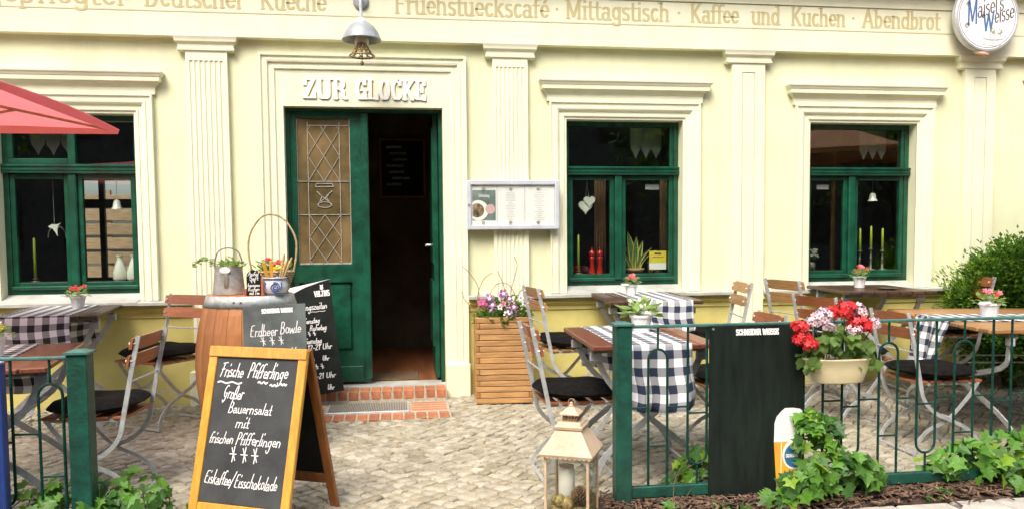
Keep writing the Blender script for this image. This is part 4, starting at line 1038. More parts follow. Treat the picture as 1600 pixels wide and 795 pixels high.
# ================================================================== GREEN FENCE
def fence(name, label, posts, xs, y, ztop, zbot, x0, x1, first_hairpin=True, zc=None):
    root = thing(name, label, 'fence', (0, y, 0)); r_ = .0064
    for (px, w, zt_) in posts:
        MB().cbox(px - w / 2, px + w / 2, -w / 2, w / 2, -.05, zt_ - .012, .004).build('post', 'fence_green', root)
        mb = MB().prismz([(px - w * .62, -w * .62), (px + w * .62, -w * .62), (px + w * .62, w * .62), (px - w * .62, w * .62)], zt_ - .013, zt_ - .004)
        mb.prismz([(px - w * .58, -w * .58), (px + w * .58, -w * .58), (px + w * .58, w * .58), (px - w * .58, w * .58)], zt_ - .004, zt_ + .006, [(px - w * .2, -w * .2), (px + w * .2, -w * .2), (px + w * .2, w * .2), (px - w * .2, w * .2)])
        mb.build('post_cap', 'rail_teal', root)
    MB().cbox(x0, x1, -.014, .014, ztop - .014, ztop, .003).build('top_rail', 'rail_teal', root)
    MB().cbox(x0, x1, -.017, .017, zbot - .028, zbot + .028, .004).build('bottom_rail', 'fence_green', root)
    MB().tube([(x0, 0, .488), (xs[0], 0, .488)], .0055, 6).build('link_bar', 'fence_bar', root)
    hp = first_hairpin; i = 0
    while i + 1 < len(xs):
        a, b = xs[i], xs[i + 1]; rad = (b - a) / 2; m = (a + b) / 2
        if hp:
            zz = ztop - .118 - rad
            pts = [(a, 0, zbot + .02), (a, 0, zz)] + [(m - rad * cos(t), 0, zz + rad * sin(t)) for t in [pi * k / 8 for k in range(1, 8)]] + [(b, 0, zz), (b, 0, zbot + .02)]
            MB().tube(pts, r_, 8).build('hairpin_bar', 'fence_bar', root)
            MB().tube([(m, 0, ztop - .12), (m, 0, ztop - .008)], r_ * .9, 8).build('stub_bar', 'fence_bar', root)
        else:
            zz = zbot + .125 + rad
            pts = [(a, 0, ztop - .008), (a, 0, zz)] + [(m - rad * cos(t), 0, zz - rad * sin(t)) for t in [pi * k / 8 for k in range(1, 8)]] + [(b, 0, zz), (b, 0, ztop - .008)]
            MB().tube(pts, r_, 8).build('loop_bar', 'fence_bar', root)
            MB().tube([(m, 0, zbot + .02), (m, 0, zbot + .127)], r_ * .9, 8).build('stub_bar', 'fence_bar', root)
        lz = .455 if not hp else .300
        MB().tube([(a, 0, lz), (b, 0, lz)], .0055, 6).build('link_bar', 'fence_bar', root)
        if i + 2 < len(xs): MB().tube([(b, 0, .488), (xs[i + 2], 0, .488)], .0055, 6).build('link_bar', 'fence_bar', root)
        hp = not hp; i += 2
    return root
FY = -2.65
xs = [1.176, 1.271, 1.374, 1.471, 1.569, 1.668, 1.772, 1.872, 1.974, 2.076, 2.178, 2.270, 2.377, 2.478, 2.586, 2.689, 2.792, 2.899, 3.007, 3.112, 3.217, 3.322, 3.427, 3.532, 3.637, 3.742]
fence('garden_fence', 'dark green iron fence of hairpin bars running right from the gatepost', [(1.046, .078, .905), (3.86, .078, .905)], xs, FY, .890, .078, 1.085, 3.83)
xl = [-1.45, -1.548, -1.655, -1.755, -1.86, -1.96, -2.06, -2.16][::-1]
fence('garden_fence', 'dark green iron fence end with its post standing in the ivy left of the door', [(-1.375, .084, .845), (-2.3, .084, .845)], xl, -2.70, .822, .05, -2.27, -1.415, False)

# black signboard on the fence
sg = thing('fence_signboard', 'black beer signboard hung on the green fence with a printed glass of wheat beer', 'sign', (0, FY - .022, 0))
MB().cbox(1.474, 1.955, -.008, .008, .030, .882, .003).build('board', 'sign_black', sg)
P, _ = text_polys('SCHNEIDER WEISSE', .026, (.0062, .0056), width=.218, slab=True)
mb = MB(); put_text(mb, P, (1.606, -.008, .835), (1, 0, 0), (0, 0, 1), (0, -1, 0), .0006); mb.build('brand_lettering', 'white', sg)
gp = [(1.816, .345)] + [(1.953, .30)]
foam = [(1.806, .300), (1.952, .300), (1.952, .452), (1.94, .462), (1.905, .468), (1.862, .468), (1.842, .452), (1.818, .425), (1.808, .395)]
MB().prism(foam, -.0095, -.008).build('foam_print', 'foam', sg)
MB().prism([(1.822, .060), (1.952, .060), (1.952, .2995), (1.806, .2995)], -.0095, -.008).build('beer_print', 'orange_beer', sg)
ob = MB(); cxx, czz = 1.912, .235
ob.prism([(cxx + .062 * cos(t), czz + .075 * sin(t)) for t in [2 * pi * k / 24 for k in range(24)] if cxx + .062 * cos(t) < 1.953], -.0102, -.0096); ob.build('badge_print', 'white', sg)
ob = MB().prism([(cxx + .052 * cos(t), czz - .005 + .060 * sin(t)) for t in [2 * pi * k / 24 for k in range(24)] if cxx + .052 * cos(t) < 1.9525], -.0108, -.0103); ob.build('badge_print', 'navy_print', sg)
ob = MB().prism([(cxx - .004 + .020 * cos(t), czz + .045 + .022 * sin(t)) for t in [2 * pi * k / 18 for k in range(18)]], -.0116, -.0109); ob.build('badge_print', 'white', sg)
ob = MB().prism([(cxx - .004 + .014 * cos(t), czz + .045 + .016 * sin(t)) for t in [2 * pi * k / 18 for k in range(18)]], -.0122, -.0117); ob.build('badge_print', 'salmon', sg)
P, _ = text_polys('SCHNEIDER', .015, (.003, .003), width=.066, slab=True); ob = MB(); put_text(ob, P, (1.868, -.0110, czz - .012), (1, 0, 0), (0, 0, 1), (0, -1, 0), .0003); ob.build('badge_lettering', 'white', sg)
hl = MB().box(1.842, 1.846, -.0101, -.0096, .10, .295); hl.build('glass_highlight', 'foam', sg)
sc_ = MB()
for (x, z) in ((1.49, .866), (1.94, .866), (1.49, .046), (1.935, .046)): sc_.lathe([(0, 0), (.006, .0), (.006, .004), (0, .005)], 8).v; sc_.v[-32:] = [(x + a, -.008 - c, z + b) for a, b, c in sc_.v[-32:]]
sc_.build('screws', 'steel_dark', sg)['kind'] = 'stuff'

# blue panel edge at the far end of the left fence
bp = thing('blue_sign_panel', 'narrow blue panel edge fixed on the fence beside the parasol', 'sign', (-1.642, -2.80, 0))
MB().cbox(-.40, .0, -.012, .012, -.02, .80, .004).build('panel', 'blue', bp); MB().cbox(-.012, .006, -.022, .022, -.03, .815, .005).build('edge_post', 'blue', bp)
# ================================================================== BOARDS
def chalk(parent, lines, o, ud, vd, n, mt_='chalk', name='chalk_writing', seed=1):
    todo = []
    for ln_ in lines:
        if len(ln_[0]) > 1 and set(ln_[0]) <= {'*', ' '}:            # a row of stars: each star its own stroke group
            k_ = ln_[0].count('*'); todo += [('*', ln_[1] + ln_[4] * i_ / k_, ln_[2], ln_[3] * 1.2, ln_[4] / k_ * .55, ln_[5], 0) for i_ in range(k_)]
        else: todo.append(ln_)
    for (txt, u, v, size, width, nib, sl) in todo:
        P, _ = text_polys(txt, size, (nib, nib), width=width, slant=sl, jitter=.05, join=True, script=True, rnd=random.Random(seed + len(txt)))
        mb = MB(); O = Vector(o) + Vector(ud) * u + Vector(vd) * v
        put_text(mb, P, O, ud, vd, n, .0010); mb.build(name, mt_, parent)
def wavy(parent, u0, u1, v, nib, o, ud, vd, n, mt_='chalk', amp=.004):
    pts = [(u0 + (u1 - u0) * i / 10, v + amp * sin(i * 1.3)) for i in range(11)]; P = []
    for a, b in zip(pts, pts[1:]): P.append(hull([(a[0] + nib / 2 * cos(t), a[1] + nib / 2 * sin(t)) for t in (0, 1, 2, 3, 4, 5)] + [(b[0] + nib / 2 * cos(t), b[1] + nib / 2 * sin(t)) for t in (0, 1, 2, 3, 4, 5)]))
    mb = MB(); put_text(mb, P, o, ud, vd, n, .0010); mb.build('chalk_underline', mt_, parent)

# --- A-board on the pavement
AB = thing('a_board', 'yellow framed A-board chalkboard listing Frische Pfifferlinge on the paving', 'sandwich board', (-.655, -2.485, 0), -.45)
LEAN = .26; Hh = .830; Wd = .53
def leaf_board(sgn, fm, face, Wd=Wd, Hh=Hh, tw=.042):
    """one framed leaf hinged at the top; sgn -1 leans to the viewer"""
    up = Vector((0, -sgn * sin(LEAN), cos(LEAN))); nr = Vector((0, sgn * cos(LEAN), sin(LEAN))); top = Vector((0, sgn * .012, Hh * cos(LEAN) + .004))
    def P(u, v, w): return top + Vector((u, 0, 0)) - up * (Hh - v) * 1.0 + nr * w
    def brd(u0, u1, v0, v1, w0, w1):
        mb = MB().cbox(u0, u1, -w1, -w0, v0, v1, .003)
        mb.v = [tuple(P(x, z, -y)) for x, y, z in mb.v]; return mb
    return P, brd, up, nr
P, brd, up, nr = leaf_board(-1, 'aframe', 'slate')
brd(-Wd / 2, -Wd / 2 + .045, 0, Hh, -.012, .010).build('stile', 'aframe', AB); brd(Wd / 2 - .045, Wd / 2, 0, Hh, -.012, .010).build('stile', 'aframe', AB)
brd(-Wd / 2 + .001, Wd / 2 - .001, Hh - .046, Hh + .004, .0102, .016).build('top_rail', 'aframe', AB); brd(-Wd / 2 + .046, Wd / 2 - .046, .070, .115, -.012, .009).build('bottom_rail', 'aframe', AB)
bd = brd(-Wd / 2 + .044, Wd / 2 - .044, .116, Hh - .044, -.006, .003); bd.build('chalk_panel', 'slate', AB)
O = P(0, 0, .003); UD = (1, 0, 0); VD = tuple(up); ND = tuple(nr)
chalk(AB, [('Frische', -.195, .692, .066, .125, .0054, .22), ('Pfifferlinge', -.045, .692, .068, .215, .0054, .25), ('Gro\u00dfer', -.165, .590, .062, .112, .0054, .25), ('Bauernsalat', -.125, .527, .050, .235, .0048, .22),
           ('mit', -.075, .462, .050, .075, .0048, .22), ('frischen', -.205, .385, .050, .130, .0048, .25), ('Pfifferlingen', -.062, .385, .056, .240, .0048, .25), ('*', -.085, .300, .075, .034, .0055, .1), ('*', -.025, .300, .075, .034, .0055, .1), ('*', .032, .300, .075, .034, .0055, .1),
           ('Eiskaffee/', -.205, .200, .060, .160, .0047, .25), ('Eisschokolade', -.040, .195, .060, .225, .0047, .25)], O, UD, VD, ND, seed=5)
for (a, b, v) in ((-.20, -.07, .665), (.02, .07, .672), (.085, .125, .662), (.14, .172, .668)): wavy(AB, a, b, v, .008, O, UD, VD, ND)
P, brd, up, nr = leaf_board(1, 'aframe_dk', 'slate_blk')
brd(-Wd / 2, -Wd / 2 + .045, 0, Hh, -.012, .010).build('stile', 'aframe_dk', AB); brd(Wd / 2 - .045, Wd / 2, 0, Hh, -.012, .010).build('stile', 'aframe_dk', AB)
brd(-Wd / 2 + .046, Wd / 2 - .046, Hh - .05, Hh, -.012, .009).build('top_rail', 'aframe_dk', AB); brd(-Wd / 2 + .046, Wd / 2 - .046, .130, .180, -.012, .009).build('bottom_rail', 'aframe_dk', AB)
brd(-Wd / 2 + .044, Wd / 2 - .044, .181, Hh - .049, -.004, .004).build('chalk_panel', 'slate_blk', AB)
for e in (-1, 1): MB().tube([(e * .20, -.012, Hh * cos(LEAN) - .02), (e * .20, .012, Hh * cos(LEAN) - .02)], .008, 8).build('hinge', 'brass', AB)
MB().lathe([(0, 0), (.008, 0), (.006, .006), (0, .007)], 8).xf(Matrix.Translation((Wd / 2 - .022, -.150, .22)) @ Matrix.Rotation(radians(75), 4, 'X')).build('screw', 'steel_dark', AB)

# --- grey chalkboard leaning on the barrel
def lean_board(name, label, loc, rz, w, h, lean, mt_, th=.008, poly=None):
    root = thing(name, label, 'chalkboard', loc, rz); up = Vector((0, sin(lean), cos(lean))); nr = Vector((0, -cos(lean), sin(lean)))
    def to(mb): mb.v = [tuple(Vector((x, 0, 0)) + up * z + nr * (-y)) for x, y, z in mb.v]; return mb
    mb = MB().prism(poly, -th, 0) if poly else MB().cbox(-w / 2, w / 2, -th, 0, 0, h, .002)
    to(mb).build('board', mt_, root); return root, up, nr, to
gb, up, nr, to = lean_board('leaning_chalkboard', 'grey chalkboard offering Erdbeer Bowle leaning on the barrel', (-.735, -1.50, gz(-1.5)), radians(-5), .375, .90, radians(9), 'slate_grey')
gb.rotation_euler = (0, radians(-2.5), radians(-5))
O = nr * .008; UD = (1, 0, 0)
P_, _ = text_polys('SCHNEIDER WEISSE', .024, (.0055, .005), width=.185, slab=True); mb = MB(); put_text(mb, P_, Vector((-.075, 0, 0)) + up * .853 + O, UD, up, nr, .0008); mb.build('brand_lettering', 'white', gb)
chalk(gb, [('Erdbeer', -.150, .715, .070, .165, .0055, .15), ('Bowle', .030, .725, .070, .125, .0055, .15), ('* * *', -.085, .655, .050, .16, .0045, .1), ('hausgemachte', -.165, .575, .050, .235, .005, .2), ('Limo', .085, .585, .052, .085, .005, .2)], O, UD, up, nr, seed=9)

# --- black opening-hours board leaning in the doorway corner
poly = [(-.18, 0), (.15, 0.02), (.13, .86), (.05, .845), (-.06, .815), (-.18, .765)]
vb, up, nr, to = lean_board('leaning_chalkboard', 'tall black chalkboard with opening hours and VELTINS crest against the green door', (-.580, -.30, .160), radians(3), .3, .86, radians(7), 'slate_blk', poly=poly)
vb.rotation_euler = (0, radians(-5), radians(3))
to(MB().prism([(-.182, .60), (.131, .60), (.131, .862), (-.182, .822)], .001, .006)).build('white_backing', 'white', vb)
O = nr * .008
P_, _ = text_polys('VELTINS', .040, (.0065, .0055), width=.112, slab=True); mb = MB(); put_text(mb, P_, Vector((.008, 0, 0)) + up * .740 + O, UD, up, nr, .0008); mb.build('brand_lettering', 'white', vb)
cr = MB().prism([(.066 + .013 * cos(t), .800 + .013 * sin(t)) for t in [2 * pi * k / 12 for k in range(12)]], -.0095, -.0081).prism([(.056, .812), (.076, .812), (.078, .828), (.066, .820), (.054, .828)], -.0096, -.0082); to(cr).build('crest', 'white', vb)
chalk(vb, [('\u00d6ffnungszeiten', -.165, .645, .050, .255, .0055, .25), ('Dienstag', -.105, .545, .040, .130, .0055, .25), ('Ruhetag', -.055, .490, .040, .125, .0055, .25), ('* * *', -.105, .450, .034, .11, .004, .1), ('Samstag', -.095, .395, .040, .12, .0055, .2),
           ('12-21 Uhr', -.085, .345, .040, .18, .006, .2), ('bis', -.09, .265, .036, .05, .0055, .2), ('Uhr', .015, .260, .034, .05, .0055, .2), ('* *', -.04, .20, .036, .08, .0045, .1), ('12-21 Uhr', -.08, .130, .038, .18, .006, .2), ('Uhr', .03, .04, .036, .05, .0055, .2)], O, UD, up, nr, seed=3)
wavy(vb, -.03, .075, .628, .004, O, UD, up, nr, amp=.002)

# ================================================================== BARREL AND WHAT STANDS ON IT
bx, by = -.972, -.955; bzz = gz(by)
br = thing('wine_barrel', 'oak wine barrel with zinc top hoop standing left of the door', 'barrel', (bx, by, bzz))
Hb = .915; prof = lambda t: .266 + .082 * (1 - (2 * t - 1) ** 2)
ns = 22
for k in range(ns):
    a0 = 2 * pi * k / ns; v = []; f = []; rows = 9; hw_ = pi / ns * .975
    for j in range(rows):
        t = j / (rows - 1); r_ = prof(t)
        for (rr_, da) in ((r_, -hw_), (r_ + .0012, -hw_ * .5), (r_ + .0016, 0), (r_ + .0012, hw_ * .5), (r_, hw_), (r_ - .022, hw_), (r_ - .022, -hw_)): v.append((rr_ * cos(a0 + da), rr_ * sin(a0 + da), t * Hb))
    for j in range(rows - 1):
        for i in range(7): f.append((j * 7 + i, j * 7 + (i + 1) % 7, j * 7 + 7 + (i + 1) % 7, j * 7 + 7 + i))
    f += [tuple(range(6, -1, -1)), tuple((rows - 1) * 7 + i for i in range(7))]
    MB().add(v, f).build('stave', 'barrel', br)
MB().lathe([(0, Hb - .05), (.254, Hb - .05), (.254, Hb - .03), (0, Hb - .03)], 24).build('barrel_head', 'barrel', br)
for (z0, z1) in ((.845, .917), (.12, .17), (.0, .07)):
    t0, t1 = z0 / Hb, min(1, z1 / Hb)
    hp = MB().lathe([(prof(t0) + .0022, z0), (prof(t1) + .0022, z1), (prof(t1) + .005, z1), (prof(t0) + .005, z0), (prof(t0) + .0022, z0)], 44).build('hoop', 'zinc', br, True)
    if z0 > .8:
        rv = MB()
        for a in (-1.75, -1.60): 
            rv.lathe([(0, 0), (.009, 0), (.007, .004), (0, .005)], 8); rv.v[-32:] = [tuple(Matrix.Rotation(a, 4, 'Z') @ Vector((prof(.96) + .004 + c, p, .88 + q))) for p, q, c in rv.v[-32:]]
        rv.build('rivets', 'steel_dark', hp)['kind'] = 'stuff'
zt_b = bzz + Hb + .003
tb_ = MB().lathe([(0, Hb - .028), (.250, Hb - .028), (.262, Hb + .002), (0, Hb + .002)], 30).build('tabletop', 'barrel', br)

# galvanised watering pail with trailing greenery
wp = thing('zinc_pail', 'galvanised zinc pail of trailing green plants with bent handle on the barrel', 'pail', (bx - .128, by - .02, zt_b))
MB().lathe([(0, 0), (.098, 0), (.100, .006), (.084, .175), (.087, .180), (.082, .180), (.078, .165), (0, .160)], 28).build('pail_body', 'zinc', wp, True)
MB().tube(smooth_path([(-.083, 0, .16), (-.085, 0, .21), (-.06, 0, .275), (0, 0, .298), (.06, 0, .275), (.085, 0, .21), (.083, 0, .16)], 4), .0045, 8).build('handle', 'steel_dark', wp)
MB().ribbon(smooth_path([(0, -.100, .05), (.004, -.104, .08), (.0, -.095, .14)], 4), .022, .007, (1, 0, 0)).build('lever', 'steel_dark', wp)
MB().lathe([(0, -.001), (.034, -.001), (.034, .001), (0, .001)], 18, (0, 0, 0), 1, .62).xf(Matrix.Translation((-.004, -.094, .158)) @ Matrix.Rotation(pi / 2, 4, 'X')).build('oval_label', 'white', wp)
lf = MB(); rr = random.Random(4)
for _ in range(150):
    a = rr.uniform(0, 2 * pi); q = rr.uniform(.1, 1); x = cos(a) * .11 * q; y = sin(a) * .08 * q
    leaf_fan(lf, (x, y, .178 + rr.uniform(0, .055) * (1.1 - q)), (rr.uniform(-1, 1), rr.uniform(-1, .6), rr.uniform(-.2, .6)), rr.uniform(.018, .04), w=.9)
for _ in range(60):
    t = rr.random(); leaf_fan(lf, (-.07 - .14 * t, -.02 + rr.uniform(-.03, .03), .195 + .035 * sin(t * 3) - .02 * t + rr.uniform(-.012, .012)), (rr.uniform(-1, .3), rr.uniform(-1, 1), rr.uniform(-.3, .6)), rr.uniform(.02, .035), w=.9)
lf.build('greenery', 'leaf_pale', wp)['kind'] = 'stuff'

# small arched chalk sign
ss = thing('small_chalk_sign', 'tiny arched chalk sign in a terracotta frame on the barrel', 'chalkboard', (bx + .060, by - .205, zt_b))
ar = [(-.043, 0), (.043, 0), (.043, .12)] + [(.043 * cos(t), .12 + .040 * sin(t)) for t in [pi * k / 8 for k in range(1, 8)]] + [(-.043, .12)]
MB().prism(ar, -.006, .0).build('board', 'slate_blk', ss)
for e in (-1, 1): MB().cbox(e * .052 - .008, e * .052 + .008, -.010, .006, 0, .075 + .03 * e, .003).build('side_post', 'rust_wood', ss)
chalk(ss, [('Apfel', -.036, .125, .026, .066, .0042, .2), ('Saft', -.028, .098, .024, .056, .0042, .2), ('* *', -.018, .080, .020, .036, .003, .1), ('hausgem', -.037, .058, .020, .074, .0038, .2), ('Kuchen', -.036, .032, .022, .070, .0038, .2), ('mit Tee', -.028, .008, .022, .060, .0038, .2)], (0, -.006, 0), (1, 0, 0), (0, 0, 1), (0, -1, 0), seed=2)

# salt-glazed crock with wooden cutlery
ck = thing('stoneware_crock', 'grey stoneware crock with blue spiral on the barrel', 'crock', (bx + .178, by - .135, zt_b))
MB().lathe([(0, 0), (.062, 0), (.068, .006), (.080, .035), (.082, .065), (.072, .090), (.070, .096), (.076, .100), (.078, .108), (.072, .110), (.066, .100), (0, .092)], 30).build('crock_body', 'crock', ck, True)
for (z, r_) in ((.104, .0785), (.010, .0715)): MB().lathe([(r_, z - .003), (r_ + .001, z), (r_, z + .003)], 30).build('blue_band', 'cobalt', ck)
sp = MB(); pts = []
for k in range(46):
    t = k / 45; a = t * 4.6 * pi; q = .004 + .028 * t; u = q * cos(a) + .010; w = .052 + q * sin(a) * .95; ang = -pi / 2 + u / .082
    pts.append((.0828 * cos(ang), .0828 * sin(ang), w))
sp.tube(pts, .0032, 5)
for s0 in (-1, 1):
    sp.tube([(.083 * cos(-pi / 2 + (u) / .082), .083 * sin(-pi / 2 + (u) / .082), .03 + .05 * abs(u) * 10 * .3 + z) for u, z in ((s0 * .045, .0), (s0 * .055, .02), (s0 * .05, .04), (s0 * .06, .045))], .003, 5)
sp.build('blue_spiral', 'cobalt', ck)
for k, (dx, dy, tx, ty, L_) in enumerate(((.02, 0, .22, .0, .20), (.035, .01, .42, -.05, .19), (.03, -.02, .34, -.12, .165))):
    o = Vector((dx, dy, .06)); d = Vector((tx, ty, 1)).normalized()
    uo = MB().tube([o, o + d * L_ * .55, o + d * L_ * .8, o + d * L_], [.006, .006, .010, .005], 8).build('wooden_spoon', 'wood_pale'); uo.location = ck.location
    tag(uo, ('wooden spoon standing upright in the blue spiral crock', 'wooden spoon leaning out of the blue spiral crock', 'short wooden spoon leaning out of the blue spiral crock')[k], 'spoon', 'wooden spoons in the crock')
pg = MB().bar((-.035, -.01, .08), (-.065, -.02, .205), .022, .008, (0, 1, 0)).bar((-.015, -.012, .08), (-.02, -.02, .21), .022, .008, (0, 1, 0)).build('wooden_peg', 'wood_pale'); pg.location = ck.location
pg.data.materials.clear(); pg.data.materials.append(M['aframe']); tag(pg, 'large yellow wooden clothes peg behind the blue spiral crock', 'peg')

# wicker basket of flowers behind the crock
bk = thing('flower_basket', 'wicker basket with tall hoop handle full of red and yellow flowers', 'basket', (bx + .135, by + .075, zt_b))
wv = MB(); 
for k in range(9):
    z = .008 + k * .0165; r_ = .085 + .045 * (k / 8); n = 36
    pts = [((r_ + (.005 if (i + k) % 2 else -.004)) * cos(2 * pi * i / n), (r_ + (.005 if (i + k) % 2 else -.004)) * sin(2 * pi * i / n), z) for i in range(n + 1)]
    wv.tube(pts, .0085, 5)
wv.build('weave', 'wicker', bk)
MB().lathe([(0, .003), (.080, .003), (.118, .13), (0, .13)], 18).build('basket_lining', 'soil', bk)
MB().tube(smooth_path([(-.128, 0, .11), (-.152, 0, .25), (-.142, 0, .38), (-.075, 0, .488), (0, 0, .515), (.085, 0, .475), (.150, 0, .36), (.152, 0, .24), (.128, 0, .11)], 5), .0065, 8).build('handle', 'wicker', bk)
MB().tube([(x + .004 * sin(i * 2.1), y + .005 * cos(i * 2.1), z) for i, (x, y, z) in enumerate([tuple(p) for p in smooth_path([(-.128, 0, .11), (-.152, 0, .25), (-.142, 0, .38), (-.075, 0, .488), (0, 0, .515), (.085, 0, .475), (.150, 0, .36), (.152, 0, .24), (.128, 0, .11)], 5)])], .004, 6).build('handle_binding', 'wicker', bk)
lf = MB()
for _ in range(120):
    a = rr.uniform(0, 2 * pi); q = rr.uniform(.1, 1); leaf_fan(lf, (cos(a) * .12 * q, sin(a) * .11 * q, .14 + rr.uniform(0, .06)), (cos(a) + rr.uniform(-.5, .5), sin(a) + rr.uniform(-.5, .5), rr.uniform(.1, 1)), rr.uniform(.025, .045), w=.6)
lf.build('foliage', 'leaf_ivy', bk)['kind'] = 'stuff'
for (x, y, z, m_) in ((-.02, -.06, .215, 'red_petal'), (.04, -.05, .20, 'red_petal'), (.015, -.075, .185, 'red_petal'), (.06, -.08, .165, 'yellow'), (.03, -.09, .160, 'yellow'), (.075, -.04, .18, 'yellow')):
    fb = MB()
    for _ in range(4): rosette(fb, (rr.uniform(-.01, .01), rr.uniform(-.01, .01), rr.uniform(-.006, .006)), .017, 6, (rr.uniform(-.6, .6), -.6, .7), .3)
    link('blossom', fb.mesh('blossom', m_), bk, (x, y, z))

# ================================================================== WOODEN PLANTER
pl = thing('wooden_planter', 'tall honey coloured slatted wooden planter of pansies beside the door', 'planter', (.775, -.235, gz(-.235)), radians(-3))
PW, PD, PH = .215, .185, .655; rows = 15; rh = PH / rows; rr = random.Random(8)
for k in range(rows):
    z0, z1 = k * rh + .0022, (k + 1) * rh - .0022
    sh = (k % 2) * .030
    MB().cbox(-PW + (.03 if k % 2 else 0), PW - (.03 if k % 4 == 1 else 0), -PD, -PD + .026, z0, z1, .003).build('slat', 'planter', pl)
    if k % 2: MB().cbox(-PW, -PW + .028, -PD + .001, -PD + .027, z0, z1, .003).build('slat_end', 'planter_end', pl)
    if k % 4 == 1: MB().cbox(PW - .028, PW, -PD + .001, -PD + .027, z0, z1, .003).build('slat_end', 'planter_end', pl)
    for e in (-1, 1): MB().cbox(e * PW - (.026 if e > 0 else 0), e * PW + (0 if e > 0 else .026), -PD + .0275, PD, z0, z1, .003).build('slat', 'planter_end', pl)
MB().box(-PW + .026, PW - .026, PD - .025, PD - .001, 0, PH - .01).build('back_panel', 'planter_end', pl)
MB().box(-PW + .027, PW - .027, -PD + .028, PD - .026, .3, PH - .045).build('soil', 'soil', pl)
fo = MB()
for _ in range(900):
    a = rr.uniform(0, 2 * pi); q = rr.random() ** .5; x = cos(a) * .21 * q; y = sin(a) * .17 * q - .02
    h_ = rr.uniform(0, .21) * (1.2 - q) + (.05 if x > .05 else 0) * rr.random()
    leaf_fan(fo, (x, y, PH - .05 + h_), (x * 3 + rr.uniform(-.7, .7), y * 3 + rr.uniform(-.7, .4), rr.uniform(-.25, .9)), rr.uniform(.03, .06), w=.45)
fo.build('foliage', 'leaf_pansy', pl)['kind'] = 'stuff'
for (x, z, m_, s_) in ((-.155, .70, 'magenta', .030), (-.17, .715, 'magenta', .024), (-.105, .735, 'purple', .027), (-.085, .690, 'purple', .027), (-.095, .650, 'purple', .026), (.0, .775, 'purple', .028), (-.02, .755, 'lilac', .026), (.045, .735, 'purple', .024), (-.005, .70, 'pink_petal', .02),
                       (.075, .675, 'purple', .026), (.035, .655, 'lilac', .022), (.02, .625, 'white_petal', .022), (.060, .615, 'lilac', .024), (.095, .63, 'purple', .02), (.185, .765, 'lilac', .026), (.20, .73, 'purple', .022), (.175, .725, 'lilac', .024), (.16, .70, 'white_petal', .022),
                       (-.03, .675, 'white_petal', .018), (.215, .70, 'white_petal', .02), (.13, .74, 'white_petal', .018), (-.12, .765, 'lilac', .02)):
    s_ *= 1.25; z += .055; fb = MB(); rosette(fb, (0, 0, 0), s_, 5, (rr.uniform(-.35, .35), -1, .35), .12)
    fb.cm = 1; rosette(fb, (0, -.004, .001), s_ * .42, 5, (rr.uniform(-.2, .2), -1, .3), .1)
    link('pansy', fb.mesh('pansy', [m_, 'white_petal' if m_ == 'purple' else 'purple']), pl, (x, -.16 + rr.uniform(-.03, .05), z))
for pts in ([(-.20, -.02, .62), (-.24, -.02, .72), (-.29, -.01, .78), (-.31, 0, .84)], [(-.17, .0, .65), (-.19, 0, .80), (-.14, .02, .93), (-.07, .03, .98)], [(-.19, .02, .66), (-.18, .02, .86), (-.25, .03, .98), (-.30, .03, 1.03)], [(-.10, .02, .66), (-.09, .02, .82), (-.02, .03, .90), (.07, .03, .87), (.12, .03, .74)],
            [(.10, .02, .66), (.07, .03, .82), (.12, .03, 1.02), (.10, .03, 1.10)], [(.03, .0, .66), (.02, .02, .86), (-.03, .03, .99)], [(.14, .05, .66), (.13, .06, .80), (.19, .06, .86), (.24, .06, .80), (.23, .05, .66)]):
    MB().tube(smooth_path(pts, 4), .0035, 5).build('twig', 'twig', pl)

# ================================================================== LANTERN
ln = thing('lantern', 'cream tin lantern with pagoda roof and glass sides on the paving before the gatepost', 'lantern', (.770, -2.775, 0), radians(-26))
def sq(r_): return [(-r_, -r_), (r_, -r_), (r_, r_), (-r_, r_)]
MB().prismz(sq(.112), 0, .018, sq(.108)).build('base', 'lantern', ln)
MB().box(-.09, .09, -.09, .09, .018, .088).build('moss_bed', 'moss', ln)
bw = .098; zr = .330
for (sx, sy) in ((-1, -1), (1, -1), (1, 1), (-1, 1)): MB().cbox(sx * bw - .006, sx * bw + .006, sy * bw - .006, sy * bw + .006, .018, zr, .002).build('corner_post', 'lantern', ln)
for k in range(4):
    R_ = Matrix.Rotation(k * pi / 2, 4, 'Z')
    MB().box(-bw + .006, bw - .006, -bw - .0015, -bw + .0015, .030, zr).xf(R_).build('glass_pane', 'glass_clear', ln)
    MB().box(-bw + .006, bw - .006, -bw - .005, -bw + .005, .018, .030).xf(R_).build('sill_rail', 'lantern', ln)
    sc2 = MB(); n = 11
    for i in range(n):
        x = -.118 + .236 * (i + .5) / n; sc2.prism([(x + .0105 * cos(t), zr + .001 + .012 * sin(t)) for t in [pi + pi * j / 6 for j in range(7)]], -.1205, -.1185)
    sc2.xf(R_).build('scalloped_edge', 'lantern', ln)['kind'] = 'stuff'
rf = MB(); rings = [(.122, zr - .002), (.124, zr + .006), (.098, zr + .045), (.072, zr + .085), (.060, zr + .104)]
for (a, za), (b, zb) in zip(rings, rings[1:]): rf.prismz(sq(a), za, zb, sq(b))
rf.build('roof', 'lantern', ln)
cl = MB(); rings = [(.056, zr + .104), (.064, zr + .110), (.066, zr + .122), (.058, zr + .130), (.056, zr + .136), (.050, zr + .142)]
for (a, za), (b, zb) in zip(rings, rings[1:]): cl.prismz(sq(a), za, zb, sq(b))
cl.build('roof_collar', 'lantern', ln)
ch = MB()
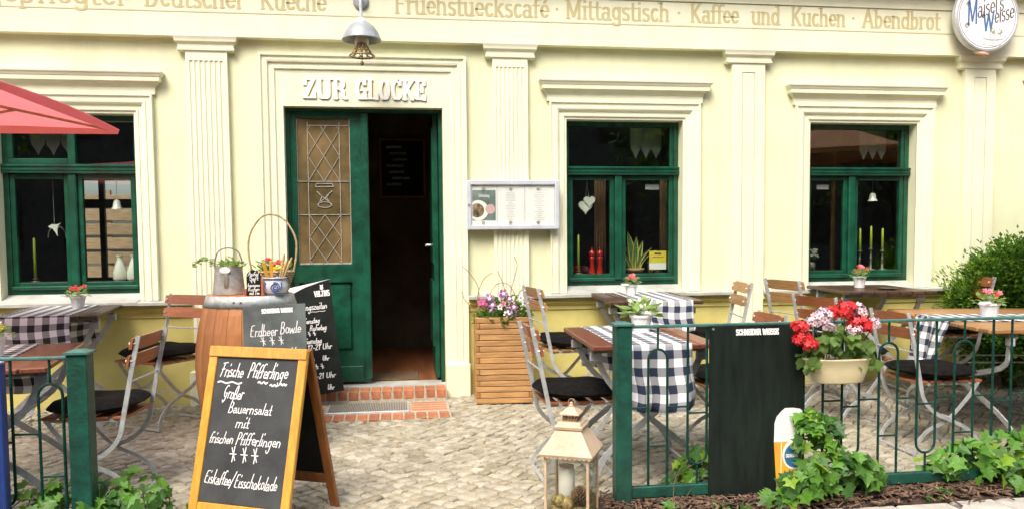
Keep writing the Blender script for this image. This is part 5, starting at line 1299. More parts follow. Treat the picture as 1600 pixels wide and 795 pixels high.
for k in range(4):
    R_ = Matrix.Rotation(k * pi / 2, 4, 'Z'); t_ = MB().box(-.034, .034, -.034, -.030, zr + .142, zr + .148).box(-.034, .034, -.034, -.030, zr + .168, zr + .174)
    for i in range(5):
        x = -.030 + .0145 * i; t_.bar((x, -.032, zr + .146), (x + .0075, -.032, zr + .158), .003, .004, (0, 1, 0)); t_.bar((x + .0075, -.032, zr + .158), (x, -.032, zr + .170), .003, .004, (0, 1, 0)); t_.bar((x, -.032, zr + .146), (x - .005, -.032, zr + .158), .003, .004, (0, 1, 0)); t_.bar((x - .005, -.032, zr + .158), (x, -.032, zr + .170), .003, .004, (0, 1, 0))
    t_.xf(R_); ch.add(t_.v, t_.f)
ch.build('pierced_vent', 'lantern_dk', ln)
MB().prismz(sq(.046), zr + .173, zr + .179, sq(.046)).prismz(sq(.045), zr + .1785, zr + .206, sq(.012)).build('cap', 'lantern', ln)
MB().lathe([(0, 0), (.012, 0), (.013, .008), (.006, .014), (.009, .020), (.0, .026)], 10, (0, 0, zr + .204)).build('finial', 'lantern', ln, True)
MB().tube([(.016 * cos(t), .003, zr + .222 + .020 * sin(t)) for t in [2 * pi * k / 14 for k in range(15)]], .002, 5).build('ring', 'lantern_dk', ln)
cd = MB().lathe([(0, 0), (.036, 0), (.038, .225), (.031, .232), (.036, .240), (.027, .235), (.010, .229), (0, .228)], 22).build('pillar_candle', 'wax', None, True)
cd.location = (.748, -2.765, .018); tag(cd, 'white pillar candle inside the cream lantern', 'candle')
pc = thing('pine_cone', 'brown pine cone standing inside the cream lantern', 'pine cone', (.798, -2.832, .085))
cn = MB(); 
for row in range(11):
    t = row / 10; r_ = .034 * sin(pi * (.14 + .80 * t)) + .004; z = .006 + t * .082; n = 11
    for k in range(n):
        a = 2 * pi * (k + .5 * (row % 2)) / n; d = Vector((cos(a), sin(a), .25)); s_ = Vector((-sin(a), cos(a), 0)); p = Vector((cos(a) * r_ * .5, sin(a) * r_ * .5, z))
        q = p + d * r_ * .62; cn.add([p, q + s_ * .008 - Vector((0, 0, .004)), q + d * .004 + Vector((0, 0, .004)), q - s_ * .008 - Vector((0, 0, .004)), p + Vector((0, 0, .008))], [(0, 1, 2), (0, 2, 3), (4, 2, 1), (4, 3, 2), (0, 3, 4), (0, 4, 1)])
cn.build('scales', 'cone', pc); MB().lathe([(0, 0), (.012, .005), (.014, .05), (0, .09)], 8).build('core', 'cone', pc)
for k, (x, y, r_) in enumerate(((.705, -2.835, .028), (.735, -2.848, .030), (.842, -2.80, .026), (.850, -2.77, .028), (.695, -2.79, .026))):
    ms = MB(); rr = random.Random(k)
    pts = MB().lathe([(r_ * sin(pi * j / 7) * 1.0, r_ - r_ * cos(pi * j / 7)) for j in range(8)], 10); ms.add([tuple(c_ * rr.uniform(.86, 1.12) for c_ in v) for v in pts.v], pts.f)
    o = ms.build('moss_ball', 'moss', None, True); o.location = (x, y, (.088, .078, .09, .085, .08)[k]); tag(o, ('dry moss ball in the lantern touching the candle and pane corner', 'largest dry moss ball in front of the lantern candle', 'dry moss ball right beside the pine cone in the lantern', 'dry moss ball behind the pine cone in the lantern', 'dry moss ball at the back of the lantern behind the candle')[k], 'moss ball', 'moss balls in the lantern')

# ================================================================== GERANIUM BOX ON THE FENCE
gbx = thing('geranium_box', 'cream oval flower box of red and white geraniums hooked on the fence', 'flower box', (2.105, FY - .085, .600))
n = 30; mb = MB(); v = []; f = []
prof2 = [(.120, 0), (.126, .006), (.150, .060), (.172, .110), (.180, .115), (.180, .122), (.170, .122), (.155, .105), (0.001, .100)]
for (r_, z) in prof2:
    for k in range(n): a = 2 * pi * k / n; c_, s_ = cos(a), sin(a); v.append((r_ * (abs(c_) ** .8) * (1 if c_ > 0 else -1), r_ * .52 * s_, z))
for i in range(len(prof2) - 1):
    for k in range(n): f.append((i * n + k, i * n + (k + 1) % n, (i + 1) * n + (k + 1) % n, (i + 1) * n + k))
f.append(tuple(range(n - 1, -1, -1))); mb.add(v, f).build('box', 'cream_plastic', gbx, True)
MB().lathe([(.150, .098), (.08, .108), (0, .112)], 20, (0, 0, 0), 1, .52).build('soil', 'soil', gbx)
for e in (-.09, .09): MB().tube([(e, .07, .10), (e, .075, .285), (e, .10, .292), (e, .105, .26)], .004, 6).build('hook', 'steel_dark', gbx)
def round_leaf(seed=0, lobes=7):
    rr = random.Random(seed); v = [(0, 0, 0)]; n = lobes * 3
    for k in range(n + 1):
        a = -2.55 + 5.1 * k / n; r_ = 1 - .13 * (1 - abs(cos(a * lobes / 5.1 * pi / 1.0))) + rr.uniform(-.04, .04)
        v.append((r_ * sin(a), .25 + r_ * cos(a), .16 * r_ * cos(a * 3.6) + .10))
    return MB().add(v, [(0, k, k + 1) for k in range(1, n + 1)])
LG = [round_leaf(k).mesh('geranium_leaf', 'leaf_ger', True) for k in range(3)]
rr = random.Random(21)
for k in range(62):
    u = rr.uniform(-1, 1); z = .12 + rr.uniform(0, .17) * (1 - .55 * abs(u)) - (.06 if abs(u) > .8 or rr.random() < .2 else 0)
    y = -.02 + rr.uniform(-.10, .06)
    if u > .45: z = min(z, .17)
    s_ = rr.uniform(.024, .042)
    link('leaf', LG[k % 3], gbx, (u * .165 - .02, y, z), (rr.uniform(.3, 1.5), rr.uniform(-.6, .6), rr.uniform(-1.2, 1.2)), s_)
def head(r_, m_, seed, n=36):
    rr = random.Random(seed); mb = MB()
    for k in range(n):
        t = rr.uniform(0, 2 * pi); ph = math.acos(rr.uniform(-.55, 1)); d = Vector((sin(ph) * cos(t), sin(ph) * sin(t), cos(ph) * .85))
        q = r_ * rr.uniform(.70, 1.16); mb.cm = 0; rosette(mb, d * q, r_ * .40, 5, d + Vector((rr.uniform(-.3, .3), rr.uniform(-.3, .3), 0)), .14)
        if m_ == 'blush_petal': mb.cm = 1; rosette(mb, d * (q + .0015), r_ * .11, 5, d, .1)
    for k in range(8): d = Vector((rr.gauss(0, 1), rr.gauss(0, 1), rr.gauss(0, 1))).normalized(); mb.cm = 0; rosette(mb, d * r_ * .5, r_ * .35, 5, d, .2)
    return mb.mesh('flower_head', [m_, 'crimson'])
for k, (x, y, z, r_, m_) in enumerate(((-.205, -.04, .215, .050, 'red_petal'), (-.215, -.03, .275, .042, 'red_petal'), (-.185, -.075, .195, .042, 'red_petal'), (-.115, -.05, .325, .050, 'white_petal'), (-.095, -.08, .275, .030, 'white_petal'), (-.150, -.04, .300, .036, 'white_petal'), (.010, -.04, .355, .055, 'red_petal'),
                                       (-.030, -.01, .335, .042, 'red_petal'), (.085, -.02, .345, .046, 'white_petal'), (.070, -.07, .285, .052, 'red_petal'), (.105, -.05, .272, .042, 'red_petal'), (.030, -.085, .260, .036, 'white_petal'), (.150, -.05, .285, .036, 'white_petal'), (.062, -.02, .315, .034, 'red_petal'))):
    link('flower_head', head(r_ * .9, 'blush_petal' if m_ == 'white_petal' else m_, k), gbx, (x, y, z))
    MB().tube(smooth_path([(x * .5, 0, .11), (x * .8, y * .7, .11 + (z - .11) * .6), (x, y, z - r_ * .4)], 3), .0028, 5).build('flower_stem', 'leaf_pansy', gbx)

# ================================================================== IVY
def ivy_leaf_mesh(seed, m_):
    rr = random.Random(seed); pts = [(0, 0), (.16, -.12), (.42, -.10), (.62, .05), (.40, .20), (.46, .42), (.78, .52), (.42, .66), (.24, .74), (.12, .96), (0, 1.15)]
    L_ = [(x * rr.uniform(.92, 1.06), y * rr.uniform(.95, 1.04)) for x, y in pts]; v = [(x, y, .20 * x - .12 * y * y + rr.uniform(-.02, .02)) for x, y in L_]; n = len(v)
    v += [(-x * rr.uniform(.94, 1.06), y, .20 * x - .12 * y * y + rr.uniform(-.02, .02)) for x, y in L_[1:-1]]
    mid = len(v); v.append((0, .35, -.05)); mb = MB()
    f = [(mid, k, k + 1) for k in range(n - 1)]; o = [0] + list(range(n, n + n - 2)) + [n - 1]
    f += [(mid, b, a) for a, b in zip(o, o[1:])]
    return mb.add(v, f).mesh('ivy_leaf', m_)
IV = [ivy_leaf_mesh(k, m_) for k, m_ in enumerate(('leaf_ivy', 'leaf_ivy', 'leaf_ivy_lt', 'leaf_ivy_dk', 'leaf_ivy_dk', 'leaf_ivy'))]
def ivy(label, centers, n, seed, smin=.040, smax=.066):
    """trailing ivy: leaves over a heap of mounds; centers = (x, y, z, rx, ry, rz)"""
    root = thing('ivy_plant', label, 'ivy', (centers[0][0], centers[0][1], 0), 0, 'ivy plants growing along the fence'); rr = random.Random(seed)
    wts = [c[3] * c[5] + .002 for c in centers]; O_ = Vector((centers[0][0], centers[0][1], 0))
    for k in range(n):
        c = rr.choices(centers, wts)[0]; t = rr.uniform(0, 2 * pi); ph = math.acos(rr.uniform(-.15, 1)); q = rr.uniform(.62, 1.08)
        d = Vector((sin(ph) * cos(t), sin(ph) * sin(t) - .15, cos(ph)))
        p = Vector((c[0] + c[3] * q * d.x, c[1] + c[4] * q * d.y, max(.015, c[2] + c[5] * q * d.z)))
        nrm = (d + Vector((rr.uniform(-.5, .5), rr.uniform(-.9, .1), rr.uniform(-.1, .7)))).normalized()
        tip = Vector((rr.uniform(-1, 1), rr.uniform(-.6, .3), rr.uniform(-1, -.1))); tip = (tip - nrm * tip.dot(nrm)).normalized(); sx = tip.cross(nrm)
        R_ = Matrix((sx, tip, nrm)).transposed().to_euler()
        w_ = (4, 4, 2.2 if d.z > .2 else .6, 2, 2, 3) if q > .8 else (1, 1, 0.2, 3, 3, 1)  # light and shade set by leaf colour: paler on top, darker inside
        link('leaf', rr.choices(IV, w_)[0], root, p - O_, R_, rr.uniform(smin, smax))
    vn = MB()
    for k in range(12):
        a = rr.choice(centers); b = rr.choice(centers); p = Vector((a[0] + rr.uniform(-.5, .5) * a[3], a[1] + rr.uniform(-.4, .4) * a[4], .01)) - O_; q = Vector((b[0] + rr.uniform(-.6, .6) * b[3], b[1] - .3 * b[4], b[2] + b[5] * .6)) - O_
        vn.tube(smooth_path([p, (p + q) / 2 + Vector((rr.uniform(-.05, .05), -.02, .03)), q], 4), .0028, 5)
    vn.build('vines', 'stem', root)['kind'] = 'stuff'
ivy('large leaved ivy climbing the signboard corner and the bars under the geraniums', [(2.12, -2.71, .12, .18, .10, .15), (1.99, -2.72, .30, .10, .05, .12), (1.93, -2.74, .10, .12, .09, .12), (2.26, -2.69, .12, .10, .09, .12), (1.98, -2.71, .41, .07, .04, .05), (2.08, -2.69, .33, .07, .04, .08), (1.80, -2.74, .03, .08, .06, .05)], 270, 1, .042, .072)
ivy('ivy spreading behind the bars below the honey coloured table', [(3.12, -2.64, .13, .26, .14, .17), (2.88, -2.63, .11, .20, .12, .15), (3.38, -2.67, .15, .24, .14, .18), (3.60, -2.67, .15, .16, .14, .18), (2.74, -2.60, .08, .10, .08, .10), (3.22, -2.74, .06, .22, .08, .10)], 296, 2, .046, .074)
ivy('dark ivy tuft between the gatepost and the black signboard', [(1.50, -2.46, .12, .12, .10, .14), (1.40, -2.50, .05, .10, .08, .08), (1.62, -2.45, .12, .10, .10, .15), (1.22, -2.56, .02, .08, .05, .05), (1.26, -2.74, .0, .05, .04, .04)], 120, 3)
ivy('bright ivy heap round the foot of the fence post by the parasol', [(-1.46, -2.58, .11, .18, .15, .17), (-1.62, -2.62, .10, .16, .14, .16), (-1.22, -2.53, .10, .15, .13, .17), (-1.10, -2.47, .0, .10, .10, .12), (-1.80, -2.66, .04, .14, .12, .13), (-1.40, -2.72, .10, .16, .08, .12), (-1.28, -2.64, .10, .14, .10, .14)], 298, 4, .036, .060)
ivy('small ivy sprig on the mulch beside the pale paving', [(2.66, -2.74, .015, .07, .04, .035), (2.56, -2.76, .0, .04, .03, .03)], 24, 5, .020, .034)
ivy('low ivy sprig on the mulch under the signboard edge', [(1.52, -2.76, .0, .06, .03, .04), (1.60, -2.76, .0, .05, .03, .03)], 14, 6, .026, .040)

# ================================================================== SHRUB
sh = thing('clipped_shrub', 'dense green leafy shrub against the wall by the last pilaster', 'shrub', (4.96, -.42, gz(-.42)))
for k in range(9):
    a = rr.uniform(0, 2 * pi); MB().tube(smooth_path([(rr.uniform(-.06, .06), rr.uniform(-.04, .04), 0), (cos(a) * .12, sin(a) * .08, .4), (cos(a) * .34, sin(a) * .2, .85)], 4), [.016 - .001 * i for i in range(9)], 6).build('stem', 'stem', sh)
core = MB()  # solid dark lumps added inside the leaves to block the view through
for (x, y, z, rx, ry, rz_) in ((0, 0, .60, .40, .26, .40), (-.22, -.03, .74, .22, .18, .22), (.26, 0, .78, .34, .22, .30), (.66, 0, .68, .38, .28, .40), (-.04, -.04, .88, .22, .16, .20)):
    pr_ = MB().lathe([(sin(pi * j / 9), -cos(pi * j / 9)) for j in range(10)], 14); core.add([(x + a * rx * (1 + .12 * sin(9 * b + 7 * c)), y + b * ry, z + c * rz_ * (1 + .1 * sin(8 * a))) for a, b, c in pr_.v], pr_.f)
core.build('inner_dark_core', 'leaf_box_dk', sh)['kind'] = 'stuff'
lobes = [(0, 0, .62, .52, .34, .48), (-.24, -.06, .78, .28, .24, .28), (.26, -.04, .84, .40, .28, .36), (-.05, -.10, .95, .30, .22, .26), (-.36, -.02, .70, .14, .16, .20), (.65, 0, .72, .45, .34, .48), (.15, -.18, .45, .45, .2, .35)]
cm_ = MB(); rr = random.Random(77)
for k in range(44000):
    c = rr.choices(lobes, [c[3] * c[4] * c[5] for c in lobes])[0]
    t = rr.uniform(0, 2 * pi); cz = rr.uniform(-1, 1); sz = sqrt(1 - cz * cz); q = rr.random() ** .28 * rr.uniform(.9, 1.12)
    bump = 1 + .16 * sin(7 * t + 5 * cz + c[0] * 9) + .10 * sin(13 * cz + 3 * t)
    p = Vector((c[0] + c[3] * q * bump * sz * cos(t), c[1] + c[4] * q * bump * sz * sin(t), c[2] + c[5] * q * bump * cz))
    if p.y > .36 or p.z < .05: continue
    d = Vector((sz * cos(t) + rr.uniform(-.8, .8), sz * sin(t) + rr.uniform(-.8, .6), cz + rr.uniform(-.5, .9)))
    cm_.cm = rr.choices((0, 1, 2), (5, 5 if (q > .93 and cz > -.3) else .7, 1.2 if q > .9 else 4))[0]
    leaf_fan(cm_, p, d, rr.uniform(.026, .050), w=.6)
for k in range(60):                                              # young shoots breaking the outline
    a = rr.uniform(-.62, .5); z0 = 1.02 - .5 * abs(a + .05); p = Vector((a, rr.uniform(-.2, .1), z0)); d = Vector((rr.uniform(-.7, .5) - .3 * (a < -.3), rr.uniform(-.3, .3), 1)).normalized()
    for j in range(9): cm_.cm = 1; leaf_fan(cm_, p + d * (.016 * j), d + Vector((rr.uniform(-1, 1), rr.uniform(-1, 1), .2)), rr.uniform(.020, .034), w=.5)
cm_.build('crown', ['leaf_box', 'leaf_box_lt', 'leaf_box_dk'], sh)['kind'] = 'stuff'

# ================================================================== PARASOLS
def parasol(label, loc, half, ztop, zedge, m_, rz=0., val=.05, n=4):
    root = thing('parasol', label, 'parasol', loc, rz); v = [(0, 0, ztop)]; f = []; mb = MB(); m = 6; seg = 6
    rim = []
    for k in range(n):
        a0, a1 = 2 * pi * (k + .5) / n, 2 * pi * (k + 1.5) / n; p, q = Vector((cos(a0), sin(a0), 0)) * half, Vector((cos(a1), sin(a1), 0)) * half
        for s_ in range(seg): rim.append((p.lerp(q, s_ / seg), sin(pi * s_ / seg)))
    R_ = len(rim)
    for j in range(1, m + 1):
        t = j / m
        for (p, sg_) in rim: v.append((p.x * t, p.y * t, ztop + (zedge - ztop) * (t ** 1.12) + .020 * sg_ * t))
    f += [(0, 1 + k, 1 + (k + 1) % R_) for k in range(R_)]
    for j in range(m - 1):
        for k in range(R_): f.append((1 + j * R_ + k, 1 + (j + 1) * R_ + k, 1 + (j + 1) * R_ + (k + 1) % R_, 1 + j * R_ + (k + 1) % R_))
    b0 = 1 + (m - 1) * R_; e0 = len(v)
    for k, (p, sg_) in enumerate(rim): v.append((p.x * .99, p.y * .99, zedge + .020 * sg_ - val * (.55 + .45 * sg_)))
    f += [(b0 + k, b0 + (k + 1) % R_, e0 + (k + 1) % R_, e0 + k) for k in range(R_)]
    o = mb.add(v, f).build('canopy', m_, root); sm = o.modifiers.new('thick', 'SOLIDIFY'); sm.thickness = .003
    MB().tube([(0, 0, 0), (0, 0, ztop - .01)], .022, 12).build('pole', 'wood_pale', root)
    MB().lathe([(.05, ztop - .30), (.05, ztop - .24), (.03, ztop - .22)], 14).build('hub', 'wood_pale', root)
    for k in range(n):
        a = 2 * pi * (k + .5) / n; d = Vector((cos(a), sin(a), 0))
        MB().tube([d * .05 + Vector((0, 0, ztop - .05)), d * half * .98 + Vector((0, 0, zedge - .012))], .008, 6).build('rib', 'wood_pale', root)
        MB().tube([d * .05 + Vector((0, 0, ztop - .26)), d * half * .5 + Vector((0, 0, (ztop + zedge) / 2 - .03))], .007, 6).build('strut', 'wood_pale', root)
    MB().lathe([(.24, 0), (.25, .02), (.24, .05), (.05, .07), (.03, .25)], 20).build('base', 'stone', root)
    return root
parasol('red cloth parasol reaching in front of the left window', (-2.46, -2.01, gz(-2.01)), 1.13, 2.12, 1.965, 'red_cloth', 0, .050)
parasol('tan cloth parasol with only a corner showing by the beer sign', (4.92, -2.00, gz(-2.0)), 1.24, 2.55, 2.20, 'brown_cloth', radians(45))

# ================================================================== WALL FIXTURES
mc = thing('menu_case', 'silver framed menu display case on the fluted pilaster right of the door', 'display case', (0, -.048, 0))
a, b, c, d = .520, 1.256, 1.384, 1.768; t = .036
MB().box(a + .01, b - .01, -.035, 0.003, c + .01, d - .01).build('case_back', 'alu_rim', mc)
for (x0_, x1_, z0_, z1_) in ((a, a + t, c, d), (b - t, b, c, d), (a + t, b - t, c, c + t), (a + t, b - t, d - t, d)): MB().cbox(x0_, x1_, -.058, -.030, z0_, z1_, .005).build('frame_bar', 'alu', mc)
xs_ = [a + t, a + t + .205, a + t + .425, b - t]
for k in range(3): MB().box(xs_[k] + .002, xs_[k + 1] - .002, -.0385, -.0352, c + t + .002, d - t - .002).build('menu_sheet', 'paper', mc)
pp = MB().box(xs_[0] + .010, xs_[1] - .012, -.0395, -.0386, c + t + .036, d - t - .040).build('food_photo', 'photo_green', mc)
cxp, czp = xs_[0] + .055, c + t + .115
def disc(cx, cz, r_, y0, lo=-9, hi=9): return [(min(hi, max(lo, cx + r_ * cos(q))), cz + r_ * sin(q)) for q in [2 * pi * k / 28 for k in range(28)]]
MB().prism([(max(xs_[0] + .0105, x), max(c + t + .0365, z)) for x, z in disc(cxp, czp, .080, 0)], -.0402, -.0396).build('plate_print', 'paper', mc)
MB().prism([(max(xs_[0] + .011, x), z) for x, z in disc(cxp - .008, czp, .055, 0)], -.0408, -.0403).build('dish_print', 'photo_food', mc)
MB().prism(disc(xs_[1] - .055, c + t + .125, .038, 0), -.0414, -.0409).build('badge_print', 'photo_pink', mc)
P_, _ = text_polys('Dienstag', .022, (.003, .003), width=.085); mb = MB(); put_text(mb, P_, (xs_[0] + .060, -.0395, d - t - .092), (1, 0, 0), (0, 0, 1), (0, -1, 0), .0004); mb.build('photo_caption', 'paper', mc)
ml = MB(); rr = random.Random(5)
for (x_, w_, z_, n_, st_) in ((xs_[1] + .105, .085, d - t - .06, 18, .0125), (xs_[2] + .115, .090, d - t - .06, 14, .0165)):
    for k in range(n_): w = w_ * rr.uniform(.35, 1); ml.box(x_ - w / 2, x_ + w / 2, -.0393, -.0386, z_ - k * st_ - .0018, z_ - k * st_ + .0012)
ml.build('menu_print', 'print_grey', mc)['kind'] = 'stuff'
for x in (xs_[0] + .095, xs_[1] + .105, xs_[2] + .105):
    for z in (c + t + .018, d - t - .020): MB().prism(disc(x, z, .014, 0), -.048, -.0386).build('magnet', 'stone', mc)
MB().prism(disc(a + .018, (c + d) / 2, .009, 0), -.063, -.057).build('lock', 'steel_dark', mc)
MB().box(a + t - .004, b - t + .004, -.0515, -.0495, c + t - .004, d - t + .004).build('glass_pane', 'glass_clear', mc)

wl = thing('wall_lamp', 'grey enamel wall lamp with glass globe over the cafe door', 'lamp', (-.262, -.0755, 3.11))
MB().lathe([(0, 0), (.060, 0), (.058, .014), (.040, .022), (0, .024)], 24).xf(Matrix.Rotation(pi / 2, 4, 'X')).build('wall_plate', 'lamp_shade', wl, True)
MB().tube(smooth_path([(0, -.015, .0), (.002, -.12, .045), (.006, -.26, .03), (.010, -.335, -.05), (.012, -.345, -.16), (.014, -.345, -.225)], 5), .011, 10).build('arm', 'alu_rim', wl)
MB().lathe([(.020, -.215), (.030, -.218), (.036, -.238), (.038, -.246)], 20, (.014, -.345, 0)).build('shade_collar', 'white', wl, True)
sp_ = [(.036, -.243), (.060, -.250), (.095, -.278), (.122, -.318), (.138, -.362), (.141, -.370), (.136, -.370), (.118, -.320), (.090, -.283), (.034, -.252)]
MB().lathe(sp_, 32, (.014, -.345, 0)).build('shade', 'lamp_shade', wl, True)
MB().lathe([(0, -.428)] + [(.052 * sin(pi * k / 8), -.376 - .052 * cos(pi * k / 8)) for k in range(1, 6)] + [(.03, -.33)], 20, (.014, -.345, 0)).build('globe', 'bulb', wl, True)
bo = thing('wire_bell', 'small gilded wire bell hanging under the lamp over the door', 'ornament', (-.246, -.445, 2.680))
wb = MB()
for k in range(9):
    a = 2 * pi * k / 9; wb.tube(smooth_path([(.03 * cos(a), .03 * sin(a), .03), (.045 * cos(a + .5), .045 * sin(a + .5), .0), (.065 * cos(a + .2), .065 * sin(a + .2), -.03), (.088 * cos(a + .6), .088 * sin(a + .6), -.055)], 3), .004, 5)
    wb.tube(smooth_path([(.03 * cos(a), .03 * sin(a), .03), (.045 * cos(a - .5), .045 * sin(a - .5), .0), (.065 * cos(a - .2), .065 * sin(a - .2), -.03), (.088 * cos(a - .6), .088 * sin(a - .6), -.055)], 3), .004, 5)
wb.build('wire_cage', 'gold_wire', bo)
for (r_, z, q) in ((.088, -.056, .0055), (.060, -.022, .004), (.034, .028, .004)): MB().tube([(r_ * cos(2 * pi * k / 24), r_ * sin(2 * pi * k / 24), z) for k in range(25)], q, 6).build('wire_ring', 'gold_wire', bo)
MB().tube([(0, 0, .0), (.002, 0, -.06), (-.002, 0, -.10)], .004, 6).lathe([(0, -.125), (.012, -.118), (.014, -.105), (.006, -.092), (0, -.09)], 8).build('clapper', 'gold_wire', bo)

bs = thing('round_beer_sign', 'round white beer sign with blue lettering above the last pilaster', 'sign', (4.868, -.100, 3.122), 0)
SR = .288
MB().lathe([(0, .045), (SR, .045), (SR + .004, .05), (SR + .004, .090), (SR - .004, .100), (SR - .018, .102), (SR - .020, .094), (0, .094)], 56).xf(Matrix.Rotation(pi / 2, 4, 'X')).build('sign_box', 'alu_rim', bs)
MB().lathe([(0, .0945), (SR - .021, .0945), (SR - .021, .0965), (0, .0965)], 56).xf(Matrix.Rotation(pi / 2, 4, 'X')).build('sign_face', 'paper', bs)
MB().lathe([(SR - .034, .0966), (SR - .029, .0966), (SR - .029, .0975), (SR - .034, .0975), (SR - .034, .0966)], 56).xf(Matrix.Rotation(pi / 2, 4, 'X')).build('ring_print', 'dark_print', bs)
def sign_text(txt, u, v, size, width, nib, m_, rot=0., lift=.0972):
    P_, _ = text_polys(txt, size, nib, width=width, slab=False); mb = MB(); ud = Vector((cos(rot), 0, sin(rot))); put_text(mb, P_, (u, -lift, v), ud, Vector((0, 0, 1)), (0, -1, 0), .0005); mb.build('sign_lettering', m_, bs)
sign_text('M', -.185, -.075, .215, .100, (.016, .010), 'slateblue', .12); sign_text("aisel's", -.092, -.018, .135, .250, (.013, .010), 'dark_print', .30)
sign_text('W', -.040, -.125, .160, .105, (.017, .010), 'slateblue', .12); sign_text('eisse', .062, -.062, .125, .190, (.013, .010), 'dark_print', .30)
for (u, v, s0) in ((-.185, -.080, .024), (-.180, .095, .020), (-.040, .0, .018)):
    pts = [(u + s0 * (1 - k / 22) * cos(k * .55), -.0985, v + s0 * (1 - k / 22) * sin(k * .55)) for k in range(18)]; MB().tube(pts, .0028, 5).build('sign_flourish', 'dark_print', bs)
lf = MB()
for k in range(26): a = rr.uniform(0, 2 * pi); leaf_fan(lf, (.085 + rr.uniform(-.05, .05), -.0985, -.128 + rr.uniform(-.018, .018)), (cos(a), -.05, sin(a)), .022, up=Vector((0, -1, 0)), w=.5, fold=.05)
for k in range(14): a = rr.uniform(0, 2 * pi); leaf_fan(lf, (.175 + rr.uniform(-.03, .05), -.0985, -.085 + rr.uniform(-.03, .04)), (cos(a), -.05, sin(a)), .014, up=Vector((0, -1, 0)), w=.4, fold=.05)
lf.build('hop_print', 'olive_print', bs)
bn = [(-.045 + .21 * k / 10, -.0985, -.178 - .012 * sin(pi * k / 10)) for k in range(11)]; MB().tube(bn, .002, 4).tube([(x, y, z - .048) for x, y, z in bn], .002, 4).build('banner_print', 'print_grey', bs)
sign_text('AUS BAYREUTH', -.030, -.215, .026, .175, (.0035, .003), 'print_grey', .10)
for e in (-1, 1): MB().box(e * .12 - .015, e * .12 + .015, -.05, .008, -.02, .02).build('bracket', 'steel_dark', bs)
tt = MB().tube([(-.085, -.06, -.280), (.01, -.10, -.318)], .017, 12).build('tube_lamp', 'salmon', None, True); tt.location = bs.location; tag(tt, 'short salmon coloured tube under the round beer sign', 'tube')

# ================================================================== THINGS IN THE WINDOWS
IS = 1.012
def candle(x, z0, h, label, holder=True, r_=.012, y=.25):
    z0 = max(.032, z0 - .067)
    root = thing('taper_candle', label, 'candle', (x, y, IS), 0, 'lime green taper candles on the window sills')
    if holder: MB().lathe([(0, 0), (.035, 0), (.036, .006), (.010, .014), (.007, z0 * .5), (.013, z0 * .55), (.007, z0 * .6), (.009, z0 - .014), (.022, z0 - .010), (.022, z0 - .004), (0, z0 - .002)], 14).build('candlestick', 'steel_dark', root, True)
    MB().lathe([(0, z0 - .01), (r_, z0 - .01), (r_ * .7, z0 + h), (0, z0 + h + .006)], 12).build('wax_taper', 'wax_green', root, True)
candle(1.487, .085, .295, 'lime green taper candle beside the red pepper mills')
candle(-2.782, .09, .30, 'lime green taper candle in the red-parasol window')
for k, (x, z0, h) in enumerate(((4.035, .24, .19), (4.140, .26, .19), (4.250, .24, .19))): candle(x, z0, h, ('outer lime taper candle nearest the mullion of the candle window', 'tallest middle lime taper candle in the candle window', 'lime taper candle nearest the last pilaster in the candle window')[k])
for k, x in enumerate((1.604, 1.672)):
    root = thing('pepper_mill', 'glossy red lacquered pepper mill on the sill of the heart-garland window', 'pepper mill', (x, .25, IS), 0, 'pair of red pepper mills'); root.scale = (.85, .85, .77)
    MB().lathe([(0, 0), (.034, 0), (.034, .012), (.026, .055), (.019, .11), (.026, .165), (.029, .185), (.020, .190)], 18).build('body', 'red_gloss', root, True)
    MB().lathe([(.018, .190), (.030, .198), (.033, .222), (.026, .250), (.006, .262), (.004, .275), (.008, .284), (0, .290)], 18).build('head', 'red_gloss', root, True)
sv = thing('snake_plant', 'snake plant with yellow edged leaves in a dish on the window sill', 'plant', (1.975, .25, IS)); sv.scale = (.9, .9, .82)
MB().lathe([(0, 0), (.06, 0), (.085, .03), (.095, .055), (.09, .055), (.05, .04), (0, .04)], 20).build('pot', 'wood_pale', sv, True)
rr = random.Random(12)
for k, (dx, tx, h, w) in enumerate(((-.02, -.10, .40, .034), (.03, .12, .30, .03), (.0, -.30, .26, .022), (-.03, .25, .28, .024), (.02, .40, .24, .02), (-.04, -.45, .24, .02), (.0, .02, .34, .03), (.04, .55, .20, .018), (-.05, -.6, .20, .018))):
    n = 7; v = []; mb = MB()
    for i in range(n):
        t = i / (n - 1); ww = w * (sin(pi * (.18 + .80 * t)) ** .7) * (1 if t < .98 else .1); x = dx + tx * t * t * h * 1.4; y = -.02 + .03 * sin(k) * t; z = .04 + h * t * (1 - .15 * abs(tx))
        v += [(x - ww, y, z), (x - ww * .72, y + .004, z), (x + ww * .72, y + .004, z), (x + ww, y, z)]
    for i in range(n - 1):
        for j in range(3): mb.cm = 0 if j == 1 else 1; mb.add([v[4 * i + j], v[4 * i + j + 1], v[4 * i + 5 + j], v[4 * i + 4 + j]], [(0, 1, 2, 3)])
    mb.build('leaf', ['snake', 'snake_edge'], sv)
jr = MB().lathe([(0, 0), (.06, 0), (.065, .02), (.065, .15), (.05, .175), (.05, .20)], 20).build('glass_jar', 'glass_clear', None, True); jr.location = (2.17, .30, IS); tag(jr, 'glass jar behind the yellow card in the window', 'jar')
jc = MB().lathe([(0, .004), (.056, .004), (.06, .03), (.06, .11), (0, .112)], 16).build('jar_filling', 'moss', None, True); jc.location = (2.17, .30, IS); tag(jc, 'golden filling inside the glass jar in the window', 'jar filling')
yc_ = thing('window_card', 'yellow and white notice card standing in the window', 'card', (2.165, .205, IS + .033))
